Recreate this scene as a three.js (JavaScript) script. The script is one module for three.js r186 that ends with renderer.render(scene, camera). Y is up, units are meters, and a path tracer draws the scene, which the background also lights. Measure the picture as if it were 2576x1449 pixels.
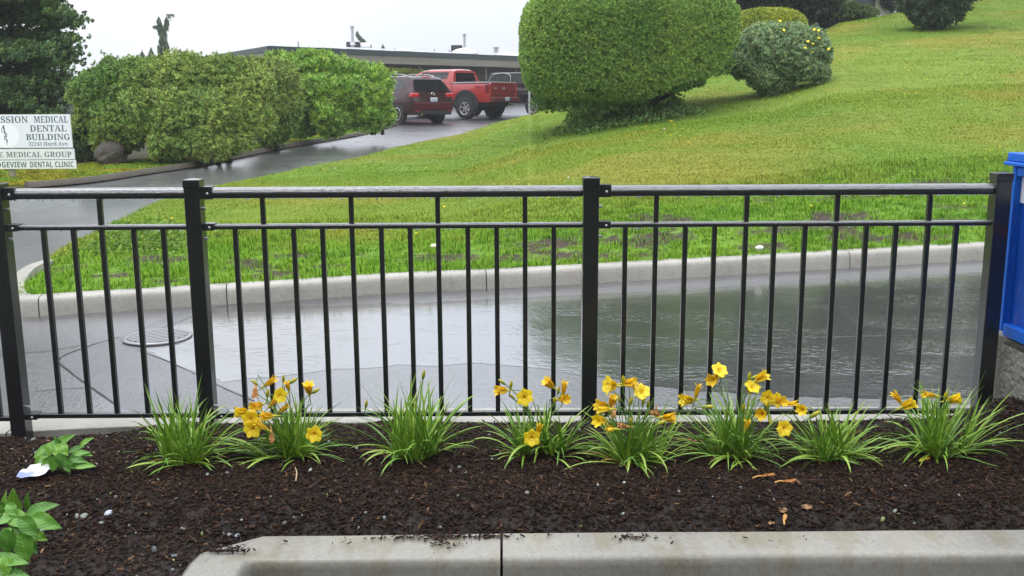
import * as THREE from 'three';
import { mergeGeometries, toCreasedNormals } from 'three/addons/utils/BufferGeometryUtils.js';
import { RoundedBoxGeometry } from 'three/addons/geometries/RoundedBoxGeometry.js';

// ---------------------------------------------------------------- camera, sky, sun, exposure
const scene = new THREE.Scene();
const FPX = 2450, PW = 2576, PH = 1449;                  // focal length and frame, in the units used to read the photograph
const camera = new THREE.PerspectiveCamera(2 * Math.atan(PH / 2 / FPX) * 180 / Math.PI, PW / PH, 0.05, 6000);
camera.position.set(0, 1.316, 0);
camera.rotation.order = 'YXZ';
camera.rotation.set(-10.93 * Math.PI / 180, 0, -0.3 * Math.PI / 180);
camera.updateMatrixWorld(true);
const renderer = new THREE.WebGLRenderer({ antialias: true });
renderer.toneMapping = THREE.LinearToneMapping;
renderer.toneMappingExposure = 1.45;
renderer.shadowMap.enabled = true;

// deterministic random numbers and periodic value noise
function rng(seed) { let s = seed | 0; return () => { s = (s + 0x6d2b79f5) | 0; let t = Math.imul(s ^ (s >>> 15), 1 | s); t = (t + Math.imul(t ^ (t >>> 7), 61 | t)) ^ t; return ((t ^ (t >>> 14)) >>> 0) / 4294967296; }; }
const hash = (x, y, s) => { let h = Math.imul(x, 374761393) ^ Math.imul(y, 668265263) ^ Math.imul(s, 1274126177); h = Math.imul(h ^ (h >>> 13), 1274126177); return ((h ^ (h >>> 16)) >>> 0) / 4294967296; };
const mod = (a, n) => ((a % n) + n) % n;
function vnoise(x, y, per = 1e6, s = 0) {
  const xi = Math.floor(x), yi = Math.floor(y), fx = x - xi, fy = y - yi, u = fx * fx * (3 - 2 * fx), v = fy * fy * (3 - 2 * fy);
  const h = (a, b) => hash(mod(a, per), mod(b, per), s);
  return (h(xi, yi) * (1 - u) + h(xi + 1, yi) * u) * (1 - v) + (h(xi, yi + 1) * (1 - u) + h(xi + 1, yi + 1) * u) * v;
}
function fbm(x, y, oct = 4, per = 1e6, s = 0) { let a = 0, w = 0.5, t = 0; for (let i = 0; i < oct; i++) { a += w * vnoise(x, y, per, s + i * 17); t += w; x *= 2; y *= 2; per *= 2; w *= 0.5; } return a / t; }
const lerp = (a, b, t) => a + (b - a) * t, clamp = (x, a = 0, b = 1) => Math.min(b, Math.max(a, x)), smooth = (a, b, x) => { const t = clamp((x - a) / (b - a)); return t * t * (3 - 2 * t); };

{ // overcast sky: brighter overhead, faint blue-grey cloud banks
  const w = 512, h = 256, data = new Float32Array(w * h * 4);
  for (let j = 0; j < h; j++) for (let i = 0; i < w; i++) {
    const el = (j + 0.5) / h * Math.PI - Math.PI / 2, az = (i / w) * 64;
    const up = Math.max(0, Math.sin(el)), c = fbm(az, (el / Math.PI) * 48, 4, 64, 3), c2 = fbm(az / 4 + 5, (el / Math.PI) * 10, 3, 16, 9);
    let L = 0.7 * (1 + 1.9 * up) + (c - 0.5) * 0.1 + (c2 - 0.5) * 0.18;
    if (el < 0) L = 0.25;
    const o = (j * w + i) * 4, blue = clamp(0.07 - (c2 - 0.5) * 0.25, 0, 0.14);
    data[o] = L * (1 - blue); data[o + 1] = L * (1 - blue * 0.55); data[o + 2] = L * (1 + blue * 0.35); data[o + 3] = 1;
  }
  const sky = new THREE.DataTexture(data, w, h, THREE.RGBAFormat, THREE.FloatType);
  sky.mapping = THREE.EquirectangularReflectionMapping; sky.magFilter = sky.minFilter = THREE.LinearFilter; sky.needsUpdate = true;
  scene.background = sky; scene.environment = sky;
}
const sun = new THREE.DirectionalLight(new THREE.Color(1, 0.97, 0.92), 0.6);
sun.position.set(-14, 42, -10); sun.target.position.set(0, 0, -12);
sun.castShadow = true; sun.shadow.radius = 40; sun.shadow.mapSize.set(2048, 2048);
Object.assign(sun.shadow.camera, { left: -45, right: 45, top: 45, bottom: -45, near: 1, far: 140 });
scene.add(sun, sun.target);
scene.fog = new THREE.FogExp2(new THREE.Color(0.9, 0.93, 0.96), 0.00105);

// ---------------------------------------------------------------- helpers
const V = (x, y, z) => new THREE.Vector3(x, y, z);
const C = (r, g, b) => new THREE.Color().setRGB(r, g, b);
const dirOf = (px, py) => V((px - PW / 2) / FPX, (PH / 2 - py) / FPX, -1).applyQuaternion(camera.quaternion);
function at(px, py, d) { const v = dirOf(px, py); return v.multiplyScalar(-d / v.z).add(camera.position); }          // the point d metres ahead
function hit(px, py, hf, d0 = 1.5, d1 = 70) {                                                                        // where that line of sight meets a height field
  const v = dirOf(px, py); v.multiplyScalar(-1 / v.z);
  const f = (d) => camera.position.y + v.y * d - hf(v.x * d, d);
  let a = d0; for (; a < d1; a += 0.1) if (f(a + 0.1) < 0) break;
  let b = a + 0.1; for (let i = 0; i < 30; i++) { const m = (a + b) / 2; f(m) > 0 ? a = m : b = m; }
  return V(v.x * a, camera.position.y + v.y * a, -a);
}
const used = {};
function numbered(name) { const n = used[name] = (used[name] ?? -1) + 1; return n ? name + '_' + String(n).padStart(3, '0') : name; }
function shadow(o) { o.castShadow = o.receiveShadow = true; return o; }
function tag(o, label, category, group, kind) { Object.assign(o.userData, { label, category }); if (group) o.userData.group = group; if (kind) o.userData.kind = kind; return o; }
function thing(name, label, category, pos = [0, 0, 0], turn = 0, group) {
  const g = new THREE.Group(); g.name = numbered(name); g.position.set(...(pos.isVector3 ? pos.toArray() : pos)); g.rotation.y = turn; scene.add(g);
  return tag(g, label, category, group);
}
function part(name, geo, mat, parent) { const m = shadow(new THREE.Mesh(geo, mat)); m.name = name; parent.add(m); return m; }
function solo(name, geo, mat, label, category, group) { const m = shadow(new THREE.Mesh(geo, mat)); m.name = numbered(name); scene.add(m); if (label) tag(m, label, category, group); return m; }
function struct(name, geo, mat) { const m = solo(name, geo, mat); m.userData.kind = 'structure'; return m; }
const merge = (list) => mergeGeometries(list.map((g) => { const n = g.index ? g.toNonIndexed() : g; for (const k of Object.keys(n.attributes)) if (!['position', 'normal', 'uv'].includes(k)) n.deleteAttribute(k); if (!n.attributes.uv) n.setAttribute('uv', new THREE.BufferAttribute(new Float32Array(n.attributes.position.count * 2), 2)); return n; }));
const box = (w, h, d, x = 0, y = 0, z = 0, r = 0) => { const g = r ? new RoundedBoxGeometry(w, h, d, 2, r) : new THREE.BoxGeometry(w, h, d); g.translate(x, y, z); return g; };
function grid(nu, nv, f, uvf) {                                                                                       // a sheet of (nu+1) x (nv+1) points f(i, j)
  const p = [], uv = [], ix = [];
  for (let j = 0; j <= nv; j++) for (let i = 0; i <= nu; i++) { const v = f(i / nu, j / nv, i, j); p.push(v.x, v.y, v.z); const t = uvf ? uvf(v, i / nu, j / nv) : [i / nu, j / nv]; uv.push(t[0], t[1]); }
  for (let j = 0; j < nv; j++) for (let i = 0; i < nu; i++) { const a = j * (nu + 1) + i, b = a + 1, c = a + nu + 1, d = c + 1; ix.push(a, b, d, a, d, c); }
  const g = new THREE.BufferGeometry(); g.setAttribute('position', new THREE.Float32BufferAttribute(p, 3)); g.setAttribute('uv', new THREE.Float32BufferAttribute(uv, 2)); g.setIndex(ix); g.computeVertexNormals(); return g;
}
const toS = (c) => c <= 0.0031308 ? c * 12.92 : 1.055 * Math.pow(c, 1 / 2.4) - 0.055;
function tex(n, f, srgb = true, m = n) {                                                                              // f(u, v) gives linear [r, g, b] or a number
  const data = new Uint8Array(n * m * 4);
  for (let j = 0; j < m; j++) for (let i = 0; i < n; i++) { let c = f(i / n, j / m); if (typeof c === 'number') c = [c, c, c]; const o = (j * n + i) * 4; for (let k = 0; k < 3; k++) data[o + k] = 255 * clamp(srgb ? toS(c[k]) : c[k]); data[o + 3] = 255; }
  const t = new THREE.DataTexture(data, n, m, THREE.RGBAFormat); t.wrapS = t.wrapT = THREE.RepeatWrapping; t.magFilter = THREE.LinearFilter; t.minFilter = THREE.LinearMipmapLinearFilter; t.generateMipmaps = true;
  if (srgb) t.colorSpace = THREE.SRGBColorSpace; t.needsUpdate = true; return t;
}
const std = (o) => new THREE.MeshStandardMaterial({ side: THREE.DoubleSide, ...o });
const phys = (o) => new THREE.MeshPhysicalMaterial({ side: THREE.DoubleSide, ...o });
const tubeGeo = (pts, r, seg = 8, rad = 6) => new THREE.TubeGeometry(new THREE.CatmullRomCurve3(pts), seg, r, rad, false);
function interp(table, x) { if (x <= table[0][0]) return table[0][1]; for (let i = 1; i < table.length; i++) if (x <= table[i][0]) { const [a, b] = [table[i - 1], table[i]]; return lerp(a[1], b[1], (x - a[0]) / (b[0] - a[0])); } return table[table.length - 1][1]; }

// ---------------------------------------------------------------- materials
const concreteMap = tex(1024, (u, v) => { const a = fbm(u * 8, v * 8, 5, 8, 1), b = fbm(u * 128, v * 128, 3, 128, 5), pit = vnoise(u * 200, v * 200, 200, 8) > 0.93 ? 0.6 : 1, k = (0.7 + 0.42 * a + 0.3 * (b - 0.5)) * pit; return [0.4 * k, 0.38 * k, 0.335 * k]; });
const concreteBump = tex(512, (u, v) => 0.6 * fbm(u * 64, v * 64, 4, 64, 11) + 0.4 * fbm(u * 8, v * 8, 3, 8, 2), false);
const concreteMat = phys({ map: concreteMap, bumpMap: concreteBump, bumpScale: 0.002, roughness: 0.42, color: C(0.95, 0.95, 0.95) });
const stainedMap = tex(1024, (u, v) => { const a = fbm(u * 5, v * 5, 5, 5, 1), b = fbm(u * 128, v * 128, 3, 128, 5), s = smooth(0.5, 0.72, fbm(u * 9, v * 22, 4, 1000, 7)), pit = vnoise(u * 200, v * 200, 200, 8) > 0.94 ? 0.55 : 1, k = (0.72 + 0.4 * a + 0.3 * (b - 0.5)) * pit * (1 - 0.13 * s); return [0.4 * k, (0.38 - 0.012 * s) * k, (0.335 - 0.05 * s) * k]; });
const frontKerbMat = phys({ map: stainedMap, bumpMap: concreteBump, bumpScale: 0.0016, roughness: 0.34, color: C(0.66, 0.66, 0.645) });
const oldKerbMat = std({ map: concreteMap, bumpMap: concreteBump, bumpScale: 0.008, roughness: 0.7, color: C(0.24, 0.22, 0.19) });
const asphaltMap = tex(1024, (u, v) => { const a = fbm(u * 6, v * 6, 5, 6, 21), b = vnoise(u * 256, v * 256, 256, 23), k = 0.5 + 0.8 * a + 0.75 * (b - 0.5); return [0.078 * k, 0.078 * k, 0.084 * k]; });
const asphaltBump = tex(1024, (u, v) => 0.65 * vnoise(u * 256, v * 256, 256, 31) + 0.35 * fbm(u * 40, v * 40, 3, 40, 33), false);
const asphaltRough = tex(512, (u, v) => 0.2 + 0.26 * fbm(u * 5, v * 5, 4, 5, 41), false);
const asphaltMat = phys({ map: asphaltMap, bumpMap: asphaltBump, bumpScale: 0.0038, roughnessMap: asphaltRough, roughness: 1, ior: 2.0, clearcoat: 0.8, clearcoatRoughness: 0.3 });
const patchMat = phys({ map: asphaltMap, bumpMap: asphaltBump, bumpScale: 0.004, roughness: 0.45, ior: 1.9, clearcoat: 0.55, clearcoatRoughness: 0.32, color: C(0.85, 0.85, 0.87) });
const puddleBump = tex(1024, (u, v) => (0.25 + 0.9 * smooth(0.35, 0.65, fbm(u * 7, v * 9, 3, 7, 53))) * (0.55 * fbm(u * 34, v * 68, 3, 34, 51) + 0.45 * fbm(u * 130, v * 130, 2, 130, 57)), false);
const puddleMat = phys({ color: C(0.045, 0.047, 0.046), roughness: 0.17, ior: 2.33, clearcoat: 1, clearcoatRoughness: 0.12, bumpMap: puddleBump, bumpScale: 0.0055 });
const paintMap = tex(512, (u, v) => { const s = vnoise(u * 90, v * 90, 90, 65) * vnoise(u * 37, v * 37, 37, 66) > 0.72 ? 0.05 : 0, k = 0.8 + 0.5 * fbm(u * 9, v * 9, 4, 9, 67); return [0.012 * k + s, 0.013 * k + s, 0.014 * k + s * 1.05]; });
const blackPaint = phys({ map: paintMap, roughness: 0.3, clearcoat: 0.6, clearcoatRoughness: 0.14, bumpMap: tex(256, (u, v) => fbm(u * 40, v * 40, 3, 40, 61), false), bumpScale: 0.0004 });
const wetBlack = phys({ color: C(0.02, 0.021, 0.024), roughness: 0.2, ior: 2.33, clearcoat: 1, clearcoatRoughness: 0.1, bumpMap: tex(512, (u, v) => Math.pow(fbm(u * 50, v * 50, 3, 50, 63), 2), false), bumpScale: 0.002 });
const steel = std({ color: C(0.62, 0.62, 0.63), metalness: 0.9, roughness: 0.35 });
const galvanised = std({ color: C(0.45, 0.46, 0.47), metalness: 0.6, roughness: 0.5 });
const barkDark = std({ color: C(0.035, 0.026, 0.02), roughness: 0.9 });
const white1 = (rough = 0.75) => phys({ color: 0xffffff, roughness: rough });   // takes its colour from each copy
const leafMat = phys({ color: 0xffffff, roughness: 0.55, transmission: 0.2, thickness: 0 });
// ---------------------------------------------------------------- the lie of the land (d is metres ahead of the camera)
const smax = (a, b, k) => { const h = Math.max(k - Math.abs(a - b), 0) / k; return Math.max(a, b) + h * h * k / 4; };
function asphaltY(x, d) { return lerp(-0.2 + 0.015 * clamp(x, -14, 14), -0.28 + 0.0255 * (d - 7), smooth(9.3, 13, d)); }
const bedY = (x, d) => { // bark mulch bed: a low mound, a little lower at its back left corner
  const back = smooth(3.85, 4.0, d), m = 0.035 * smooth(2.8, 3.1, d) * (1 - smooth(3.5, 3.95, d));
  return m - 0.006 - 0.03 * (1 - smooth(2.84, 3.0, d)) - 0.03 * smooth(-0.98, -0.9, x) * (1 - smooth(2.84, 2.92, d)) - 0.045 * back - 0.055 * smooth(-1.3, -1.9, x) * smooth(3.3, 3.9, d) + 0.03 * (fbm(x * 3 + 40, d * 3, 3, 1e6, 71) - 0.5) + 0.022 * (fbm(x * 9 + 40, d * 9, 2, 1e6, 73) - 0.5)
    - 0.05 * Math.exp(-((x + 0.2) ** 2 + (d - 3.5) ** 2) / 0.0012) + 0.1 * smooth(1.75, 2.1, x) * smooth(3.3, 3.75, d) * (1 - 0.6 * back);
};
const A = (list, hf = asphaltY) => list.map(([px, py]) => hit(px, py, hf));
// far kerb: foot of its face, from its rounded nose on the left to the right
const kerbFoot = A([[98, 692], [62, 706], [30, 732], [14, 765], [24, 790], [60, 798], [240, 787], [520, 770], [800, 752], [1000, 738], [1240, 727], [1460, 715], [2000, 683], [2470, 655]]);
{ const n = kerbFoot.length, a = kerbFoot[n - 2], b = kerbFoot[n - 1]; for (const k of [1.5, 4, 8]) { const v = b.clone().lerp(a, -k); v.y = asphaltY(v.x, -v.z); kerbFoot.push(v); } }
const uOf = (v) => v.x / -v.z;
const kerbTable = kerbFoot.slice(4).map((v) => [uOf(v), -v.z + 0.1]);
const roadRight = [...A([[30, 724], [98, 686], [190, 620], [300, 560], [420, 505], [650, 450], [900, 400], [1160, 340]]), at(1250, 312, 28), at(1330, 290, 26)];
const farTable = roadRight.map((v) => [uOf(v), -v.z]);
const uPx = (px) => (px - PW / 2) / FPX * 1.0;            // bearing of a column of the photograph near the horizon
const slopeTable = [[1250, 0.04], [1330, 0.053], [1400, 0.069], [1600, 0.094], [1950, 0.128], [2100, 0.158], [2400, 0.17], [2700, 0.178], [3300, 0.18]].map(([p, s]) => [uPx(p), s]);
const crestTable = [[1330, 26], [1400, 24], [1500, 23], [1600, 23.5], [1800, 27], [2000, 31], [2100, 33], [2200, 34.5], [2400, 40], [3300, 42]].map(([p, s]) => [uPx(p), s]);
const uSplit = farTable[farTable.length - 1][0];
const lawnNear = (u) => interp(kerbTable, u), lawnFar = (u) => u < uSplit ? interp(farTable, u) : lerp(26, 52, smooth(uSplit, uSplit + 0.08, u));
function lawnYu(u, d) {
  const dk = lawnNear(u), yk = asphaltY(u * dk, dk) + 0.135;
  const blend = smooth(uSplit - 0.004, uSplit + 0.035, u);
  let yl = 0, yr = 0;
  if (blend < 1) {
    const df = u < uSplit ? lawnFar(u) : 26, i = farTable.findIndex((t) => t[0] >= u), j = i < 0 ? farTable.length - 1 : Math.max(1, i), k = (u - farTable[j - 1][0]) / (farTable[j][0] - farTable[j - 1][0]);
    const ye = lerp(roadRight[j - 1].y, roadRight[j].y, clamp(k)) + 0.02, t = clamp((d - dk) / Math.max(0.3, df - dk), 0, 1.05);
    yl = lerp(yk, ye, t) + 0.05 * Math.sin(Math.PI * Math.min(1, t)) * smooth(1, 4, df - dk);
  }
  if (blend > 0) { const s = interp(slopeTable, u), dc = interp(crestTable, u); yr = yk - smax(-s * (d - dk), -(s * (dc - dk) + 0.012 * (d - dc)), 0.5); }
  const y = lerp(yl, yr, blend);
  return y + 0.05 * (fbm(u * d * 0.5 + 30, d * 0.5, 3, 1e6, 81) - 0.5) * smooth(0, 2, d - dk);
}
const lawnY = (x, d) => lawnYu(x / d, d);
const roadLeft = A([[-700, 500], [-200, 482], [60, 474], [200, 462], [350, 440], [480, 420], [700, 375], [900, 340], [990, 315]]);
const vergeTable = roadLeft.map((v) => [uOf(v), -v.z]);
const vergeY = (x, d) => { const u = x / d, e = interp(vergeTable, u); return asphaltY(u * e, e) + 0.06 + 0.022 * (d - e) + 0.04 * (fbm(x + 50, d, 3, 1e6, 85) - 0.5) * smooth(0, 1, d - e); };

// ---------------------------------------------------------------- ground, road, lawns
{ // the country all round: level here, falling away into a valley and rising to hills far off
  const n = 90, far = 520;
  struct('ground', grid(n, n, (s, t) => {
    const q = (k) => Math.sign(k - 0.5) * Math.pow(Math.abs(k - 0.5) * 2, 2.6) * far, x = q(s), z = q(t) - 20, r = Math.hypot(x, z + 20);
    const y = -0.75 - 9 * smooth(70, 200, r) + 17 * smooth(260, 500, r) * fbm(x / 90 + 20, z / 90 + 20, 4, 1e6, 91);
    return V(x, y, z);
  }, (v) => [v.x / 8, v.z / 8]), std({ color: C(0.05, 0.075, 0.03), roughness: 1 }));
}
const driveGrid = grid(190, 210, (s, t) => { const x = lerp(-22, 26, s), d = lerp(0.6, 66, t * t * 0.6 + t * 0.4); return V(x, asphaltY(x, d) + (d < 4.1 ? -0.004 : 0), -d); }, (v) => [v.x / 3, v.z / 3]);
{ // the sheet stops at the left edge of the drive, where the verge begins
  const leftX = roadLeft.map((v) => [-v.z, v.x]).sort((p, q) => p[0] - q[0]), ok = (x, d) => d < 17.2 || x > interp([...leftX, [40, -6], [66, -9]], d) - 1.2, p = driveGrid.attributes.position, ix = driveGrid.index.array, keep = [];
  for (let i = 0; i < ix.length; i += 3) if ([0, 1, 2].every((k) => ok(p.getX(ix[i + k]), -p.getZ(ix[i + k])))) keep.push(ix[i], ix[i + 1], ix[i + 2]);
  driveGrid.setIndex(keep); struct('driveway', driveGrid, asphaltMat);
}

const soilNoise = (x, d) => fbm(x * 1.7 + 60, d * 2.6, 4, 1e6, 101);
function lawnColour(x, d) { // [r, g, b, bare] of the turf at a place: rank bright grass by the kerb with bare soil, drier mown turf above
  const u = x / d, dk = lawnNear(u), e = d - dk, n = fbm(x * 0.6 + 20, d * 0.6, 4, 1e6, 111), n2 = fbm(x * 2.2 + 20, d * 2.2, 3, 1e6, 113), n3 = fbm(x * 0.22 + 70, d * 0.22, 3, 1e6, 117);
  const rank = 1 - smooth(1.3, 2.6, e + (n2 - 0.5) * 1.6 - 1.1 * smooth(0.02, 0.2, u) * 0.6);
  const dry = smooth(0.42, 0.66, n), brown = smooth(0.58, 0.75, n2 * 0.5 + n3 * 0.5), fresh = smooth(0.5, 0.65, 1 - n3);
  let c = [lerp(0.195, 0.262, dry), lerp(0.285, 0.278, dry), lerp(0.028, 0.036, dry)];
  c = [lerp(c[0], 0.13, fresh * 0.5), lerp(c[1], 0.255, fresh * 0.5), lerp(c[2], 0.02, fresh * 0.4)];
  c = [lerp(c[0], 0.25, brown * 0.28), lerp(c[1], 0.21, brown * 0.28), lerp(c[2], 0.04, brown * 0.5)];
  const g = [lerp(0.1, 0.185, n2), lerp(0.235, 0.325, n2), lerp(0.012, 0.02, n2)];
  c = c.map((v, k) => lerp(v, g[k], rank));
  const bare = rank * smooth(0.5, 0.6, soilNoise(x * 1.5, d * 1.5) + 0.2 * (fbm(x * 9 + 60, d * 9, 2, 1e6, 105) - 0.5)) * smooth(0.05, 0.3, e);
  return [...c, bare];
}
const turfMap = tex(1024, (u, v) => { const k = 0.62 + 0.5 * fbm(u * 160, v * 160, 3, 160, 121) + 0.26 * fbm(u * 10, v * 10, 4, 10, 123); return [k, k, k * 0.95]; });
const turfBump = tex(1024, (u, v) => fbm(u * 130, v * 130, 3, 130, 127), false);
const turfMat = std({ map: turfMap, bumpMap: turfBump, bumpScale: 0.03, roughness: 0.95, vertexColors: true });
function paint(g, f) { const p = g.attributes.position, c = new Float32Array(p.count * 3); for (let i = 0; i < p.count; i++) { const k = f(p.getX(i), -p.getZ(i)); c[3 * i] = k[0]; c[3 * i + 1] = k[1]; c[3 * i + 2] = k[2]; } g.setAttribute('color', new THREE.BufferAttribute(c, 3)); return g; }
{
  const u0 = kerbTable[0][0] + 0.004, u1 = uPx(3250), nu = 560, nv = 190;
  const g = grid(nu, nv, (s, t, i, j) => {
    const u = lerp(u0, u1, s), a = lawnNear(u), b = Math.max(a + 0.3, lawnFar(u));
    if (j === nv) { const d = b + 0.12; return V(u * d, asphaltY(u * d, d) - 0.15, -d); }
    const tt = j / (nv - 1), d = lerp(a, b, 0.3 * tt + 0.7 * tt * tt); return V(u * d, lawnYu(u, d), -d);
  }, (v) => [v.x / 3, v.z / 3]);
  struct('lawn', paint(g, (x, d) => { const c = lawnColour(x, d), k = [0.05, 0.034, 0.02]; return [0, 1, 2].map((q) => lerp(c[q] * 0.9, k[q], c[3])); }), turfMat);
  const gv = grid(220, 60, (s, t, i, j) => {
    const u = lerp(uPx(-900), vergeTable[vergeTable.length - 1][0], s), a = interp(vergeTable, u), e = j === 0 ? a + 0.1 : lerp(a + 0.1, a + 16, (t * t)); return V(u * e, j === 0 ? asphaltY(u * e, e) - 0.1 : vergeY(u * e, e), -e);
  }, (v) => [v.x / 3, v.z / 3]);
  struct('grass_verge', paint(gv, (x, d) => { const n = fbm(x * 1.5 + 40, d * 1.5, 4, 1e6, 131), k = smooth(0.4, 0.65, n), e = d - interp(vergeTable, x / d), soil = smooth(2.2, 3.2, e + n); const c = [lerp(0.11, 0.2, k), lerp(0.2, 0.2, k), 0.016]; return [lerp(c[0], 0.05, soil), lerp(c[1], 0.045, soil), lerp(c[2], 0.02, soil)]; }), turfMat);
}

// ---------------------------------------------------------------- kerbs
function kerbRun(parent, path, side, profile, joints, mat, name = 'kerb_segment', step = 0.12) { // profile: [distance back from the foot, height]; joints: arc lengths of the gaps
  const cum = [0]; const curve = new THREE.CatmullRomCurve3(path, false, 'centripetal'), N = path.length * 14, pts = curve.getPoints(N);
  for (let i = 1; i <= N; i++) cum.push(cum[i - 1] + pts[i].distanceTo(pts[i - 1]));
  const pos = (s) => { let i = 1; while (i < N && cum[i] < s) i++; const k = clamp((s - cum[i - 1]) / (cum[i] - cum[i - 1] || 1)); return [pts[i - 1].clone().lerp(pts[i], k), pts[Math.min(N, i + 1)].clone().sub(pts[Math.max(0, i - 2)]).setY(0).normalize()]; };
  const cuts = [0, ...joints.filter((j) => j > 0.1 && j < cum[N] - 0.1), cum[N]];
  for (let c = 0; c + 1 < cuts.length; c++) {
    const a = cuts[c] + 0.004, b = cuts[c + 1] - 0.004, n = Math.max(3, Math.ceil((b - a) / step)), m = profile.length;
    const row = (s) => { const [p, t] = pos(s), nrm = V(-t.z * side, 0, t.x * side); return profile.map(([o, h]) => p.clone().addScaledVector(nrm, o + 0.004 * (fbm(s * 4, h * 9, 2, 1e6, 141) - 0.5)).add(V(0, h + 0.004 * (fbm(s * 2.5 + 9, o * 20, 2, 1e6, 143) - 0.5), 0))); };
    let arc = [0]; for (let i = 1; i < m; i++) arc.push(arc[i - 1] + Math.hypot(profile[i][0] - profile[i - 1][0], profile[i][1] - profile[i - 1][1]));
    const g = grid(m - 1, n, (s, t, i, j) => row(lerp(a, b, j / n))[i], (v, s, t) => [arc[Math.round(s * (m - 1))] / 1.2, lerp(a, b, t) / 1.2]);
    const capAt = (s) => { const r = row(s), pp = [], ii = []; for (const v of r) pp.push(v.x, v.y, v.z); for (let i = 1; i + 1 < m; i++) ii.push(0, i, i + 1); const q = new THREE.BufferGeometry(); q.setAttribute('position', new THREE.Float32BufferAttribute(pp, 3)); q.setIndex(ii); q.computeVertexNormals(); return q; };
    part(name, merge([g, capAt(a), capAt(b)]), mat, parent);
  }
  return cum[N];
}
const kerbProfile = [[0, -0.1], [0.006, 0.06], [0.012, 0.105], [0.02, 0.125], [0.034, 0.138], [0.055, 0.143], [0.14, 0.146], [0.15, 0.14], [0.155, 0.0]];
const structGroup = (name) => { const g = new THREE.Group(); g.name = numbered(name); g.userData.kind = 'structure'; scene.add(g); return g; };
kerbRun(structGroup('kerb'), kerbFoot, -1, kerbProfile, [2.2, 3.55, 5.6, 8.85, 12], concreteMat);
kerbRun(structGroup('kerb'), roadLeft.slice(2).map((v) => v.clone()), 1, [[0, -0.08], [0.02, 0.04], [0.04, 0.09], [0.08, 0.11], [0.16, 0.11], [0.18, 0.02]], [4, 7, 10, 13, 16, 19], oldKerbMat);
{ // kerb behind the fence and the kerb of the car park in front of the bed
  const y = -0.045 - 0.146;
  const back = [V(-4.2, y - 0.05, -4.22), V(-2.4, y - 0.035, -4.22), V(-1.9, y - 0.012, -4.24), V(-1.2, y, -4.26), V(0, y, -4.26), V(1.4, y - 0.004, -4.262), V(2.6, y, -4.26)].reverse();
  kerbRun(structGroup('kerb'), back, -1, kerbProfile.map(([o, h]) => [o > 0.1 ? o + 0.105 : o, h]), [0.95, 3.0, 4.78], concreteMat);
  const front = [[0, -0.3], [0.002, -0.034], [0.006, -0.017], [0.012, -0.008], [0.02, -0.003], [0.04, 0], [0.155, 0.002], [0.168, -0.004], [0.172, -0.12]];
  const cx = -0.768, cz = -2.639, q = 0.009, turn = [0, 0.25, 0.5, 0.75, 1].map((t) => V(cx - Math.sin(t * Math.PI / 2) * q, -0.003, cz - Math.cos(t * Math.PI / 2) * q));
  kerbRun(structGroup('kerb'), [V(3.6, 0, -2.66), V(2, 0, -2.66), V(0.8, 0.0, -2.658), V(-0.04, 0.0, -2.65), V(-0.5, -0.002, -2.648), ...turn, V(-0.777, -0.004, -2.4), V(-0.777, -0.008, -1.9), V(-0.777, -0.01, -1.2)], 1, front, [3.635], frontKerbMat, 'kerb_segment', 0.014);
}

// ---------------------------------------------------------------- wet asphalt: a patched seam, cracks, standing water and the drain
function outline(pxs, lift, wob = 0.03, step = 0.06, sd = 1) { // a flat sheet on the road inside an outline, with an uneven edge
  const p = A(pxs), loop = [];
  for (let i = 0; i < p.length; i++) { const a = p[i], b = p[(i + 1) % p.length], n = Math.max(1, Math.ceil(a.distanceTo(b) / step)); for (let k = 0; k < n; k++) { const v = a.clone().lerp(b, k / n); loop.push(new THREE.Vector2(v.x + wob * (fbm(v.x * 6, v.z * 6, 3, 1e6, sd) - 0.5) * 2, -v.z + wob * (fbm(v.x * 6 + 30, v.z * 6, 3, 1e6, sd) - 0.5) * 2)); } }
  const tris = THREE.ShapeUtils.triangulateShape(loop, []), pos = [], uv = [];
  for (const v of loop) { pos.push(v.x, asphaltY(v.x, v.y) + lift, -v.y); uv.push(v.x / 3, v.y / 3); }
  const g = new THREE.BufferGeometry(); g.setAttribute('position', new THREE.Float32BufferAttribute(pos, 3)); g.setAttribute('uv', new THREE.Float32BufferAttribute(uv, 2)); g.setIndex(tris.flat()); g.computeVertexNormals(); return g;
}
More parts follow.
